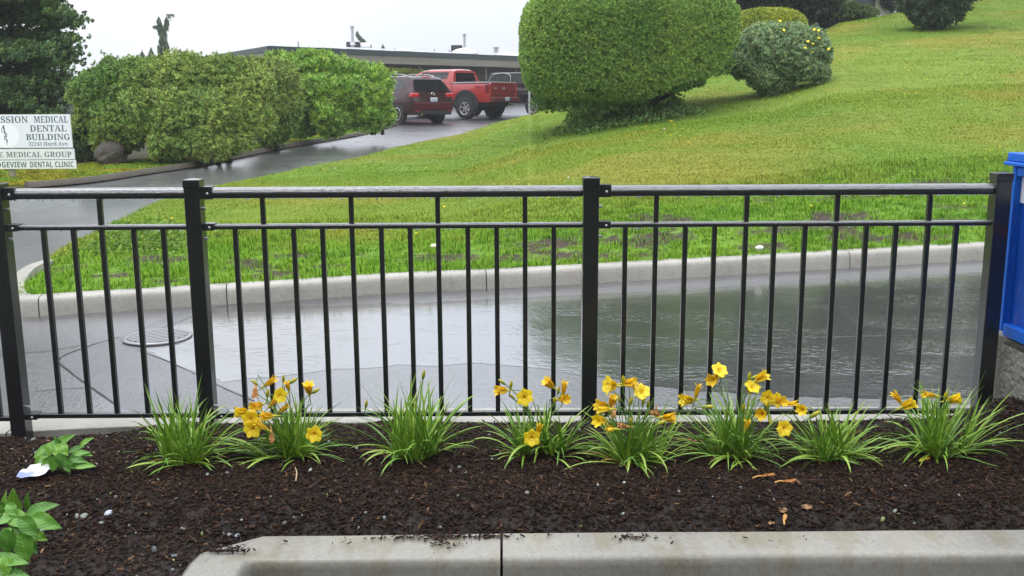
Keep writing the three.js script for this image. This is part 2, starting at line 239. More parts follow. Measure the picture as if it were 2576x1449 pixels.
{
  const tgt = outline([[596, 766], [560, 772], [520, 787], [450, 818], [380, 842], [335, 858], [352, 876], [420, 903], [500, 936], [562, 962], [700, 946], [850, 930], [1000, 922], [1200, 915], [1420, 935], [1700, 980], [2000, 1000], [2600, 1005], [3100, 990], [3100, 690], [2470, 684], [2000, 714], [1460, 742], [1000, 764], [760, 770]], 0.0012, 0.05, 0.07, 151);
  const m = struct('puddle', tgt, puddleMat);
  struct('asphalt_patch', outline([[600, 757], [540, 760], [440, 790], [350, 826], [296, 850], [312, 866], [345, 852], [440, 814], [530, 778], [602, 764]], 0.0022, 0.02, 0.05, 153), patchMat);
  struct('asphalt_patch', outline([[300, 845], [150, 900], [160, 918], [205, 955], [275, 1010], [330, 1035], [640, 1040], [640, 1000], [555, 968], [420, 908], [345, 878]], 0.0006, 0.02, 0.06, 155), patchMat);
  const strip = (pxs, w, sd) => { const c = new THREE.CatmullRomCurve3(A(pxs)), n = 60, pts = c.getPoints(n); return grid(1, n, (s, t, i, j) => { const p = pts[j], q = pts[Math.min(n, j + 1)].clone().sub(pts[Math.max(0, j - 1)]).normalize(), k = w * (0.5 + fbm(j * 0.5, 3, 2, 1e6, sd)) * (i - 0.5); const x = p.x - q.z * k, d = -(p.z + q.x * k); return V(x, asphaltY(x, d) + 0.0026, -d); }); };
  const crackMat = std({ color: C(0.018, 0.017, 0.016), roughness: 0.8 });
  for (const [pxs, w, sd] of [[[[300, 848], [220, 872], [150, 903], [175, 935], [225, 972], [272, 1005], [300, 1025]], 0.011, 1], [[[0, 897], [60, 888], [120, 884], [200, 870]], 0.008, 2], [[[90, 985], [150, 980], [215, 976]], 0.007, 5], [[[345, 880], [420, 909], [500, 945], [565, 978], [640, 1010]], 0.006, 3]]) struct('asphalt_crack', strip(pxs, w, sd), crackMat);
  // storm drain
  const c = hit(397, 851, asphaltY), d = thing('drain_grate', 'round iron storm drain grate in wet asphalt at puddle edge', 'drain', [c.x, asphaltY(c.x, -c.z) + 0.004, c.z], 0.5);
  const iron = std({ color: C(0.3, 0.3, 0.31), metalness: 0.7, roughness: 0.32 }), R = 0.205;
  part('frame', new THREE.TorusGeometry(R, 0.018, 8, 40).rotateX(Math.PI / 2).scale(1, 0.6, 1).translate(0, 0.006, 0), iron, d);
  part('pit', new THREE.CircleGeometry(R, 40).rotateX(-Math.PI / 2).translate(0, 0.004, 0), std({ color: C(0.006, 0.006, 0.007), roughness: 0.9 }), d);
  for (let k = -4; k <= 4; k++) { const o = k * 0.043, l = 2 * Math.sqrt(R * R - o * o) - 0.02; part('bar', box(l, 0.014, 0.021, 0, 0.014, o, 0.004), iron, d); }
}

// ---------------------------------------------------------------- mulch bed
const mulchMap = tex(1024, (u, v) => { const a = fbm(u * 12, v * 12, 4, 12, 161), b = fbm(u * 160, v * 90, 3, 2000, 163), k = 0.35 + 0.9 * b * (0.5 + a); return [0.019 * k, 0.0115 * k, 0.0085 * k]; });
const mulchMat = std({ map: mulchMap, roughness: 0.8, bumpMap: tex(512, (u, v) => fbm(u * 90, v * 90, 3, 90, 165), false), bumpScale: 0.012 });
const inBed = (x, d) => d > 1.3 && d < 4.02 && x > -3.4 && x < 2.2 && !(x > -0.62 && d < 2.79) && !(x > -0.93 && d < 2.6) && !(x > -0.9 && x < -0.62 && d < 2.79 && Math.hypot(x + 0.777, d - 2.65) < 0.15);
{
  const nx = 190, nd = 100, ok = (x, d) => d < 4.03 && !(x > -0.6 && d < 2.73) && !(x > -0.86 && d < 2.62);
  const g = grid(nx, nd, (s, t) => { const x = lerp(-3.4, 2.3, s), d = lerp(1.3, 4.03, t); return V(x, bedY(x, d), -d); }, (v) => [v.x / 1.1, v.z / 1.1]), keep = [], ix = g.index.array, p = g.attributes.position;
  for (let i = 0; i < ix.length; i += 3) if ([0, 1, 2].every((k) => ok(p.getX(ix[i + k]), -p.getZ(ix[i + k])))) keep.push(ix[i], ix[i + 1], ix[i + 2]);
  g.setIndex(keep); struct('mulch_bed', g, mulchMat);
}
function copies(name, geo, mat, list, parent) { // many small pieces: [Matrix4, Color]
  const m = new THREE.InstancedMesh(geo, mat, list.length); m.name = parent ? name : numbered(name);
  list.forEach(([M, c], i) => { m.setMatrixAt(i, M); m.setColorAt(i, c); }); shadow(m); (parent || scene).add(m); return m;
}
const M4 = (p, q, s) => new THREE.Matrix4().compose(p, q, s);
const quatY = (n) => new THREE.Quaternion().setFromUnitVectors(V(0, 1, 0), n);
function chipGeo(r) { const g = new THREE.BoxGeometry(1, 1, 1, 2, 1, 1), p = g.attributes.position; for (let i = 0; i < p.count; i++) { const x = p.getX(i), e = Math.abs(x) > 0.4 ? 0.45 + 0.4 * hash(Math.round(x * 9), Math.round(p.getZ(i) * 9), r) : 1; p.setXYZ(i, x, p.getY(i) * e + 0.25 * Math.cos(x * 2.5), p.getZ(i) * e + 0.2 * (hash(Math.round(x * 4), 3, r) - 0.5)); } return toCreasedNormals(g, 0.3); }
{
  const r = rng(11), list = [], up = V(0, 1, 0);
  const add = (x, d, y, big) => {
    const l = (0.0055 + 0.018 * r() ** 2.6) * big * (r() < 0.04 ? 1.5 : 1), q = new THREE.Quaternion().setFromEuler(new THREE.Euler((r() - 0.5) * 0.9, r() * 6.3, (r() - 0.5) * 0.7)), t = r();
    const k = 0.13 + 0.38 * r(), c = t < 0.62 ? C(0.055 * k, 0.032 * k, 0.022 * k) : t < 0.85 ? C(0.11 * k, 0.062 * k, 0.04 * k) : t < 0.955 ? C(0.16 * k, 0.078 * k, 0.045 * k) : t < 0.988 ? C(0.36 * k, 0.2 * k, 0.1 * k) : C(0.12 * k, 0.11 * k, 0.11 * k);
    list.push([M4(V(x, y + 0.002 + 0.006 * r(), -d), q, V(l, l * (0.1 + 0.15 * r()), l * (0.14 + 0.2 * r()))), c]);
  };
  for (let i = 0; i < 150000; i++) { const x = lerp(-2.6, 2.15, r()), d = lerp(1.9, 4.01, Math.sqrt(r()) * 0.6 + r() * 0.4); if (inBed(x, d) && (x < 0.2 || d > 2.7)) add(x, d, bedY(x, d), 1); }
  // chips spilt over the kerb
  for (const [px, py, n, sx, sd] of [[1085, 1352, 150, 0.11, 0.03], [1120, 1372, 60, 0.05, 0.03], [1150, 1352, 110, 0.1, 0.012], [990, 1356, 60, 0.16, 0.012], [1240, 1352, 90, 0.07, 0.014], [1590, 1354, 70, 0.06, 0.02], [580, 1388, 130, 0.07, 0.04], [540, 1410, 60, 0.05, 0.05], [1500, 1350, 30, 0.5, 0.02], [800, 1362, 24, 0.4, 0.03], [2000, 1360, 12, 0.6, 0.03]])
    for (let i = 0; i < n; i++) { const p = hit(px, py, () => 0.003), g = () => (r() + r() + r() - 1.5); const d = Math.max(-p.z + g() * sd, 2.69); add(p.x + g() * sx, d, 0.002, 0.8); }
  tag(copies('bark_chips', chipGeo(1), phys({ color: 0xffffff, roughness: 0.72, specularIntensity: 0.25 }), list), 'dark brown shredded bark chips covering the planting bed', 'bark mulch', null, 'stuff');
  const gravel = [];
  for (let i = 0; i < 420; i++) { const x = lerp(-2.2, 2.1, r()), d = lerp(2.2, 4.0, r()), s = 0.003 + 0.006 * r() * r(); if (!inBed(x, d) || (r() > 0.5 && x > -0.4)) continue; const k = 0.12 + 0.38 * r() * r(); gravel.push([M4(V(x, bedY(x, d) + 0.006, -d), new THREE.Quaternion().setFromEuler(new THREE.Euler(r() * 6, r() * 6, r() * 6)), V(s * (1 + r()), s * (0.6 + 0.5 * r()), s)), r() < 0.25 ? C(k * 0.8, k * 0.95, k * 0.3) : C(k * 0.93, k, k * 0.95)]); }
  tag(copies('gravel', new THREE.IcosahedronGeometry(1, 1), white1(0.6), gravel), 'tiny pale grit and seed specks strewn over the bark mulch', 'grit', null, 'stuff');
}
// ---------------------------------------------------------------- black metal fence
{
  const D = 3.92, fx = (px, py) => at(px, py, D).x, fy = (px, py) => at(px, py, D).y;
  const fence = thing('metal_fence', 'black painted metal picket fence with square posts behind the lily bed', 'fence', [0, 0, -D]);
  const yCap = fy(1488, 447), yRail = fy(1200, 469), yRailB = fy(1200, 497), yMid = fy(1200, 562), yMidB = fy(1200, 576), yLow = fy(1200, 1040), yLowB = fy(1200, 1051), pw = 0.064, zc = -pw / 2;
  const posts = [fx(15, 800), fx(499, 750), fx(1485, 750), fx(2503, 740)], base = [-0.16, -0.1, -0.1, -0.1];
  const pick = (list) => list.map((p) => fx(p, 590));
  const bays = [
    { x0: fx(-420, 600), x1: posts[0], p: pick([-60, -135, -210]), tall: [1], dy: -0.012 },
    { x0: posts[0], x1: posts[1], p: pick([101, 177, 249, 330, 405]), tall: [2], dy: 0 },
    { x0: posts[1], x1: posts[2], p: pick([587, 660, 735, 808, 883, 957, 1030, 1101, 1176, 1249, 1321, 1394]), tall: [1, 4, 7, 10], dy: 0 },
    { x0: posts[2], x1: posts[3], p: pick([1575, 1652, 1727, 1801, 1880, 1953, 2030, 2108, 2185, 2260, 2341, 2413]), tall: [1, 4, 7, 10], dy: 0 },
  ];
  const wetTop = (w, x) => { const g = grid(Math.max(4, Math.round(w * 60)), 1, (s, t) => V(x - w / 2 + s * w, 0, -t)); return g; };
  posts.forEach((x, i) => {
    const top = yCap + (i === 0 ? -0.012 : i === 3 ? 0.01 : 0), h = top - base[i] - 0.03;
    const post = part('post', box(pw, h, pw, x, base[i] + h / 2, zc, 0.004), blackPaint, fence);
    const cap = part('cap', box(pw + 0.005, 0.034, pw + 0.005, x, top - 0.017, zc, 0.004), blackPaint, post);
    const cv = new THREE.ConeGeometry((pw + 0.002) * 0.7071, 0.006, 4, 1).rotateY(Math.PI / 4).translate(x, top + 0.002, zc); part('cap_top', cv, wetBlack, post); void cap;
  });
  const bolts = [];
  const screw = (x, y, z) => bolts.push(new THREE.SphereGeometry(0.0055, 10, 6).scale(1, 1, 0.5).translate(x, y, z));
  bays.forEach((b, bi) => {
    const x0 = b.x0 + pw / 2, x1 = b.x1 - pw / 2, w = x1 - x0, xm = (x0 + x1) / 2, dy = b.dy, rd = 0.044;
    const rail = (ya, yb, dep, sl, rad) => { const g = box(w, ya - yb, dep, 0, 0, 0, rad); g.translate(xm, (ya + yb) / 2 + dy, zc); return part('rail', g, blackPaint, fence); };
    const hr = rail(yRail - 0.017, yRailB, rd, 0, 0.009), mr = rail(yMid - 0.006, yMidB, 0.03, 0, 0.0055), lr = rail(yLow, yLowB, 0.026, 0, 0.003);
    // the film of rain on the upper sides of the rails: a low rounded cap of wet paint
    const film = (y, dep, hgt) => { const g = grid(Math.round(w * 70), 6, (s, t, i, j) => { const a = t * Math.PI, e = 0.0012 * (fbm(s * w * 30, t * 3 + bi * 9, 3, 1e6, 201) - 0.5); return V(x0 + 0.001 + s * (w - 0.002), y + dy - hgt + Math.sin(a) * (hgt + e), zc + Math.cos(a) * (dep / 2 + 0.0006)); }); return g; };
    part('wet_top', film(yRail, rd, 0.02), wetBlack, hr); part('wet_top', film(yMid, 0.03, 0.008), wetBlack, mr);
    b.p.forEach((x, i) => { const top = b.tall.includes(i) ? yRailB : yMidB; part('picket', box(0.0195, top - yLow + 0.004, 0.0195, x, (top + yLow) / 2 + dy, zc, 0.002), blackPaint, fence); if (b.tall.includes(i)) { } });
    if (bi > 0) {
      const br = [];
      for (const [y, h] of [[yRail, yRail - yRailB], [yMid, yMid - yMidB], [yLow, yLow - yLowB]]) { br.push(box(0.05, h + 0.006, 0.05, x0 + 0.024, y - h / 2 + 0.001 + dy, zc, 0.002)); screw(x0 + 0.03, y - h * 0.55 + dy, 0.0255 + zc + 0.001); }
      for (const g of br) part('bracket', g, blackPaint, fence);
      const nut = []; for (const y of [yRailB - 0.04, yMidB - 0.035, yLow + 0.03]) nut.push(new THREE.CylinderGeometry(0.007, 0.007, 0.016, 6).rotateZ(Math.PI / 2).translate(x0 + 0.006, y + dy, zc + 0.004)); nut.forEach((g) => part('bolt', g, steel, fence));
    }
  });
  bolts.forEach((g) => part('screw', g, steel, fence));
  const r = rng(77), drops = [], dg = new THREE.SphereGeometry(1, 8, 6);
  for (let i = 0; i < 420; i++) { const low = r() < 0.3, x = lerp(posts[0], posts[3], r()), s = 0.0016 + 0.0018 * r(); drops.push(dg.clone().scale(s, s * 1.3, s).translate(x, (low ? yMidB : yRailB) - s * 0.9, zc + 0.014 + (low ? -0.004 : 0.004) * r())); }
  const dm = part('raindrops', merge(drops), phys({ color: C(0.9, 0.95, 1), roughness: 0.03, transmission: 1, thickness: 0.003, ior: 1.33 }), fence); dm.userData.kind = 'stuff';
}

// ---------------------------------------------------------------- daylilies and leafy plants of the bed
const vein = (a, b) => tex(64, (u, v) => { const k = 0.85 + 0.3 * vnoise(u * 24, v * 2, 64, 211); return [a[0] * k, a[1] * k, a[2] * k]; });
const bladeMats = [[0.19, 0.37, 0.03], [0.26, 0.44, 0.045], [0.13, 0.29, 0.03], [0.34, 0.5, 0.07]].map((c) => phys({ map: vein(c), roughness: 0.38, transmission: 0.2, thickness: 0 }));
const dryMat = std({ color: C(0.32, 0.17, 0.075), roughness: 0.8 }), goldMat = std({ color: C(0.36, 0.25, 0.03), roughness: 0.7 });
const petalTex = (a, b, c) => tex(128, (u, v) => { const t = smooth(0.05, 0.42, v), e = smooth(0.75, 1, Math.abs(u - 0.5) * 2) * 0.25, k = 0.93 + 0.14 * vnoise(u * 26, v * 5, 64, 221), m = a.map((q, i) => lerp(q, b[i], t)); return m.map((q, i) => lerp(q, c[i], e) * k); });
const petalMat = phys({ map: petalTex([0.8, 0.5, 0.004], [0.92, 0.7, 0.008], [0.93, 0.74, 0.03]), roughness: 0.55, transmission: 0.22, thickness: 0 });
const orangeMat = phys({ map: petalTex([0.8, 0.55, 0.02], [0.9, 0.61, 0.012], [0.9, 0.66, 0.05]), roughness: 0.6, transmission: 0.18, thickness: 0 });
const peachMat = phys({ map: petalTex([0.6, 0.3, 0.06], [0.72, 0.38, 0.14], [0.75, 0.5, 0.25]), roughness: 0.7, transmission: 0.15, thickness: 0 });
const budMat = std({ map: tex(64, (u, v) => { const t = smooth(0.2, 0.9, v), k = 0.85 + 0.3 * vnoise(u * 12, v * 3, 64, 231); return [lerp(0.16, 0.5, t) * k, lerp(0.28, 0.42, t) * k, 0.02]; }), roughness: 0.5 });
const stemMat = std({ color: C(0.13, 0.26, 0.05), roughness: 0.55 });
const throatMat = std({ color: C(0.55, 0.5, 0.05), roughness: 0.6 }), stamenMat = std({ color: C(0.75, 0.5, 0.05), roughness: 0.6 });

function blade(r, az, lean, len, wid, droop, tw = 0) { // an arching strap leaf folded along its midrib, from the origin
  const n = 9, cx = Math.cos(az), sz = Math.sin(az), spine = []; let p = V(0, 0, 0), el = lean;
  for (let i = 0; i <= n; i++) { spine.push([p.clone(), el]); const s = len / n; p = p.clone().add(V(cx * Math.cos(el) * s, Math.sin(el) * s, sz * Math.cos(el) * s)); el -= droop / n * (0.3 + 1.5 * (i / n) ** 1.3); }
  const pos = [], uv = [], ix = [];
  spine.forEach(([q, e], i) => {
    const t = i / n, w = wid * 0.5 * Math.pow(Math.sin(Math.PI * (0.16 + 0.84 * t) * 0.999), 0.62) * (t > 0.97 ? 0.05 : 1), a = tw * t, side = V(-sz, 0, cx), nr = V(-cx * Math.sin(e), Math.cos(e), -sz * Math.sin(e));
    const sd = side.clone().multiplyScalar(Math.cos(a)).addScaledVector(nr, Math.sin(a)), nn = nr.clone().multiplyScalar(Math.cos(a)).addScaledVector(side, -Math.sin(a));
    for (const k of [-1, 0, 1]) { const v = q.clone().addScaledVector(sd, k * w).addScaledVector(nn, Math.abs(k) * w * 0.55); pos.push(v.x, v.y, v.z); uv.push((k + 1) / 2, t * 3); }
  });
  for (let i = 0; i < n; i++) for (let k = 0; k < 2; k++) { const a = i * 3 + k; ix.push(a, a + 1, a + 4, a, a + 4, a + 3); }
  const g = new THREE.BufferGeometry(); g.setAttribute('position', new THREE.Float32BufferAttribute(pos, 3)); g.setAttribute('uv', new THREE.Float32BufferAttribute(uv, 2)); g.setIndex(ix); g.computeVertexNormals(); return g;
}
function petal(len, wid, open, curl, ruffle, sd) { // grows along +Y, bending outwards to +Z
  return grid(6, 9, (s, t, i, j) => {
    let y = 0, z = 0.003, a = 0.12; for (let k = 0; k < j; k++) { const q = k / 9; a = lerp(0.1, open, smooth(0.25, 0.62, q)) + curl * smooth(0.68, 1, q); y += Math.cos(a) * len / 9; z += Math.sin(a) * len / 9; }
    const w = wid * Math.pow(Math.sin(Math.PI * (0.13 + 0.83 * t)), 0.75) * (t > 0.95 ? 0.5 : 1), x = (s - 0.5) * w, cup = (0.25 - (s - 0.5) ** 2) * w * 0.35, ruf = ruffle * Math.sin(t * 17 + sd + (s > 0.5 ? 1.3 : 0)) * Math.abs(s - 0.5) * 2 * smooth(0.4, 0.8, t);
    return V(x, y + (cup * -0.4 + ruf) * Math.sin(a) * -1, z + (-cup * Math.cos(a) + ruf * Math.cos(a)));
  });
}
const kinds = {
  open: { n: 6, len: 0.046, wid: [0.027, 0.036], open: 1.28, curl: 0.35, ruf: 0.0012 },
  half: { n: 6, len: 0.046, wid: [0.021, 0.027], open: 0.62, curl: 0.5, ruf: 0.0014 },
  tube: { n: 6, len: 0.05, wid: [0.01, 0.012], open: 0.12, curl: 0.9, ruf: 0.001 },
  wilt: { n: 5, len: 0.036, wid: [0.011, 0.013], open: -0.05, curl: 1.7, ruf: 0.004 },
};
const petalLib = {}; for (const [k, o] of Object.entries(kinds)) petalLib[k] = [0, 1, 2].map((i) => [petal(o.len, o.wid[0], o.open * (1 - 0.06 * i), o.curl + 0.2 * i, o.ruf, i * 2), petal(o.len * 0.97, o.wid[1], o.open * (0.93 + 0.05 * i), o.curl, o.ruf, i * 3 + 1)]);
const throatGeo = new THREE.LatheGeometry([[0.0012, -0.016], [0.0028, -0.006], [0.0042, 0.004], [0.0055, 0.012]].map(([x, y]) => new THREE.Vector2(x, y)), 10);
const stamenGeo = merge([0, 1, 2, 3, 4, 5].map((k) => tubeGeo([V(0, 0, 0), V(Math.cos(k) * 0.003, 0.016, Math.sin(k) * 0.003), V(Math.cos(k * 1.05) * 0.008, 0.031, Math.sin(k * 1.05) * 0.008)], 0.0006, 5, 4)).concat([0, 1, 2, 3, 4, 5].map((k) => new THREE.SphereGeometry(0.0015, 6, 5).scale(1, 1.8, 1).translate(Math.cos(k * 1.05) * 0.008, 0.032, Math.sin(k * 1.05) * 0.008))));
const budGeo = new THREE.LatheGeometry([[0.0005, 0], [0.003, 0.004], [0.0052, 0.013], [0.0058, 0.022], [0.0042, 0.031], [0.0008, 0.038]].map(([x, y]) => new THREE.Vector2(x, y)), 10);
const facing = { front: [0.05, 0.25, 1], left: [-1, 0.15, 0.35], right: [1, 0.2, 0.35], up: [0.1, 1, 0.3], fleft: [-0.6, 0.1, 0.8], fright: [0.6, 0.25, 0.8], uleft: [-0.7, 0.8, 0.3], uright: [0.75, 0.6, 0.3], down: [0.1, -0.8, 0.5], upf: [0.1, 0.75, 0.65] };
function lily(o) {
  const r = rng(o.seed), b = hit(o.base[0], o.base[1], bedY), root = thing('daylily', o.label, 'daylily', b, 0, undefined);
  const loc = (v) => v.clone().sub(root.position);
  const dry = o.dry ?? 8, fans = []; for (let i = 0; i < 8; i++) fans.push([r() * 6.283, (r() - 0.5) * o.r0 * 2, (r() - 0.5) * o.r0 * 1.2, 0.8 + 0.35 * r()]);
  for (let i = 0; i < o.n + dry; i++) {
    const isDry = i >= o.n, fan = fans[Math.floor(r() * 8)], az = isDry ? r() * 6.283 : fan[0] + (r() < 0.5 ? 0 : Math.PI) + (r() + r() - 1) * 1.1, t = r();
    const lean = isDry ? 0.15 + 0.5 * r() : lerp(o.lean[0], o.lean[1], t), len = (isDry ? 0.55 : 0.92 * fan[3]) * o.len * (0.6 + 0.45 * r()), wid = (isDry ? 0.005 : 0.0052 + 0.0048 * r()), droop = isDry ? 1.1 : lerp(o.droop[0], o.droop[1], 1 - t) * (0.5 + 0.8 * r()) * (r() < 0.07 ? 2.2 : 1);
    const g = blade(r, az, lean, len, wid, droop, (r() - 0.5) * 1.6);
    // each fan leans out from the crown; blades that face the viewer or the fence are kept a little shorter, as they hang over the mulch
    const x = fan[1] + (r() - 0.5) * 0.03, z = fan[2] + (r() - 0.5) * 0.025; g.scale(1, 1, 0.72); g.translate(x, bedY(b.x + x, -b.z - z) - b.y - 0.004, z);
    const p = g.attributes.position; for (let k = 0; k < p.count; k++) { const gy = bedY(b.x + p.getX(k), -b.z - p.getZ(k)) - b.y + 0.006; if (p.getY(k) < gy && k > 8) p.setY(k, gy + 0.002 * hash(k, i, 3)); }
    part('leaf', g, isDry ? (r() < 0.7 ? dryMat : goldMat) : bladeMats[Math.floor(r() * 4)], root);
  }
  for (const [az, lean, len, dr] of o.extra ?? []) { const g = blade(r, az, lean, len, 0.013, dr, 0.4); const p = g.attributes.position; for (let k = 0; k < p.count; k++) { const gy = bedY(b.x + p.getX(k), -b.z - p.getZ(k)) - b.y + 0.004; if (p.getY(k) < gy && k > 5) p.setY(k, gy); } part('leaf', g, bladeMats[3], root); }
  for (const [px, py, kind, face, tone] of o.flowers ?? []) {
    const low = smooth(1000, 1110, py), pos = loc(at(px, py, -b.z - 0.02 - 0.1 * low + (r() - 0.5) * 0.08)), f = V(...facing[face]).add(V((r() - 0.5) * 0.3, (r() - 0.5) * 0.3, 0)).normalize();
    const q = quatY(f).multiply(new THREE.Quaternion().setFromAxisAngle(V(0, 1, 0), r() * 6.28)), s = 1.05 + 0.2 * r();
    const mat = tone === 'o' ? orangeMat : tone === 'p' ? peachMat : petalMat;
    let foot;
    if (kind === 'bud') { const m = part('bud', budGeo, budMat, root); m.position.copy(pos).addScaledVector(f, -0.018); m.quaternion.copy(q); m.scale.setScalar(s * (0.8 + 0.3 * r())); foot = m.position.clone(); }
    else {
      const K = kinds[kind], off = kind === 'open' ? 0.02 : 0.026;
      const fl = part('flower', throatGeo, tone === 'p' ? peachMat : throatMat, root); fl.position.copy(pos).addScaledVector(f, -off); fl.quaternion.copy(q); fl.scale.setScalar(s);
      for (let k = 0; k < K.n; k++) { const m = part('petal', petalLib[kind][Math.floor(r() * 3)][k % 2], mat, fl); m.rotation.set((r() - 0.5) * (kind === 'wilt' ? 0.5 : 0.12), k / K.n * Math.PI * 2, (r() - 0.5) * 0.1); m.position.y = 0.006; }
      if (kind === 'open' || kind === 'half') part('stamens', stamenGeo, stamenMat, fl);
      foot = fl.position.clone().addScaledVector(f, -0.016 * s);
    }
    const gx = (r() - 0.5) * 0.05, base = V(gx + pos.x * 0.12, bedY(b.x, -b.z) - b.y, 0.01 * r()), mid = base.clone().lerp(foot, 0.6).add(V((foot.x - base.x) * -0.14, 0.03, 0)), pre = foot.clone().addScaledVector(f, -0.025);
    part('stem', tubeGeo([base, mid, pre, foot], 0.0019, 12, 5), stemMat, root);
  }
  return root;
}
lily({ seed: 101, base: [462, 1168], n: 158, r0: 0.075, len: 0.33, lean: [0.3, 1.5], droop: [0.35, 1.2], dry: 7, label: 'grassy daylily without flowers, leftmost clump, in front of fence post', extra: [[2.75, 0.25, 0.2, 0.7], [0.5, 0.3, 0.16, 0.8]] });
lily({ seed: 102, base: [722, 1150], n: 153, r0: 0.08, len: 0.29, lean: [0.25, 1.45], droop: [0.4, 1.5], dry: 6, label: 'daylily with a bunch of yellow flowers on its left side and one at right', extra: [[2.2, 0.35, 0.2, 1.2], [1.6, 0.1, 0.13, 1.2], [0.2, 0.4, 0.17, 1.2]],
  flowers: [[641, 963, 'bud', 'uleft'], [675, 964, 'tube', 'uright', 'o'], [641, 988, 'wilt', 'down', 'p'], [673, 992, 'bud', 'up'], [700, 995, 'open', 'fright', 'y'], [688, 1012, 'tube', 'uright', 'o'], [648, 1021, 'half', 'fleft', 'o'], [610, 1036, 'half', 'left', 'y'], [633, 1051, 'open', 'front', 'y'], [638, 1077, 'open', 'front', 'y'], [672, 1046, 'half', 'left', 'o'], [709, 1032, 'tube', 'uright', 'o'], [662, 1073, 'tube', 'uleft', 'o'], [683, 1099, 'wilt', 'down', 'p'], [793, 1091, 'open', 'front', 'y'], [713, 953, 'bud', 'up'], [725, 968, 'wilt', 'up', 'o'], [735, 960, 'bud', 'uright'], [777, 979, 'half', 'up', 'o'], [792, 985, 'bud', 'uright']] });
lily({ seed: 103, base: [1032, 1156], n: 165, r0: 0.075, len: 0.37, lean: [0.4, 1.52], droop: [0.25, 1.3], dry: 9, label: 'tallest grassy daylily, flowerless, with a small hole beside it', extra: [[0.1, 0.5, 0.2, 1.5], [3, 0.5, 0.2, 1.6], [2.6, 0.6, 0.2, 1.9]], flowers: [[1065, 946, 'bud', 'up'], [921, 1018, 'bud', 'up']] });
lily({ seed: 104, base: [1366, 1142], n: 153, r0: 0.075, len: 0.27, lean: [0.25, 1.45], droop: [0.4, 1.5], dry: 9, label: 'daylily just left of the middle fence post with one low yellow flower', extra: [[2.2, 0.7, 0.26, 2.2], [1, 0.7, 0.12, 1.9]],
  flowers: [[1264, 962, 'bud', 'uleft'], [1262, 982, 'half', 'left', 'o'], [1289, 999, 'bud', 'uleft'], [1318, 999, 'open', 'front', 'y'], [1285, 971, 'bud', 'up'], [1382, 965, 'half', 'uleft', 'o'], [1405, 983, 'bud', 'up'], [1418, 982, 'tube', 'up', 'o'], [1415, 1004, 'half', 'fright', 'o'], [1395, 1010, 'bud', 'up'], [1335, 1100, 'open', 'front', 'y'], [1354, 1088, 'tube', 'up', 'o']] });
lily({ seed: 105, base: [1590, 1160], n: 158, r0: 0.08, len: 0.28, lean: [0.2, 1.45], droop: [0.45, 1.5], dry: 10, label: 'daylily just right of the middle fence post with many scattered blooms', extra: [[1.45, 0.75, 0.24, 2.4], [1.1, 0.75, 0.26, 2.5], [1.8, 0.6, 0.18, 2.2], [1.3, 0.4, 0.16, 1.8]],
  flowers: [[1541, 970, 'open', 'left', 'y'], [1582, 964, 'half', 'right', 'o'], [1568, 962, 'bud', 'up'], [1612, 991, 'open', 'upf', 'y'], [1540, 1010, 'half', 'up', 'o'], [1518, 1022, 'half', 'left', 'o'], [1524, 1030, 'tube', 'left', 'y'], [1544, 1038, 'wilt', 'down', 'p'], [1512, 1058, 'half', 'fleft', 'y'], [1534, 1078, 'wilt', 'left', 'o'], [1565, 1072, 'wilt', 'left', 'p'], [1680, 1050, 'half', 'right', 'o'], [1650, 1040, 'wilt', 'uleft', 'p'], [1659, 1066, 'bud', 'uright'], [1630, 1018, 'bud', 'up'], [1587, 1011, 'bud', 'up'], [1618, 1012, 'bud', 'up'], [1588, 1060, 'bud', 'up'], [1558, 1004, 'bud', 'up']] });
lily({ seed: 106, base: [1846, 1150], n: 171, r0: 0.09, len: 0.3, lean: [0.25, 1.48], droop: [0.35, 1.4], dry: 10, label: 'daylily with the highest yellow blooms, between fallen withered blossoms', extra: [[1.6, 0.2, 0.13, 1.4], [1.25, 0.3, 0.17, 1.6], [2.3, 0.3, 0.18, 1.1]],
  flowers: [[1806, 938, 'open', 'upf', 'y'], [1798, 953, 'half', 'fleft', 'o'], [1816, 944, 'bud', 'up'], [1914, 950, 'half', 'uright', 'y'], [1889, 979, 'open', 'upf', 'y'], [1884, 950, 'bud', 'up'], [1896, 950, 'bud', 'uright'], [1929, 1000, 'open', 'front', 'y'], [1945, 1006, 'open', 'fright', 'y'], [1962, 1010, 'half', 'fright', 'o'], [1988, 1016, 'tube', 'right', 'o'], [1919, 1040, 'half', 'fleft', 'o'], [1732, 1006, 'half', 'left', 'y'], [1753, 989, 'tube', 'up', 'o'], [1775, 1024, 'bud', 'right'], [1970, 1077, 'open', 'front', 'y'], [1870, 1028, 'bud', 'up'], [1932, 1022, 'bud', 'up'], [1936, 1050, 'bud', 'down'], [1880, 1066, 'wilt', 'up', 'o']] });
lily({ seed: 107, base: [2090, 1160], n: 146, r0: 0.07, len: 0.27, lean: [0.25, 1.42], droop: [0.4, 1.5], dry: 8, label: 'daylily with a single yellow flower at its upper left', extra: [[1.5, 0.7, 0.2, 2.3], [2.8, 0.4, 0.2, 1.2], [0.2, 0.5, 0.19, 1.3]], flowers: [[2021, 1030, 'half', 'fleft', 'y'], [2044, 1046, 'bud', 'uright']] });
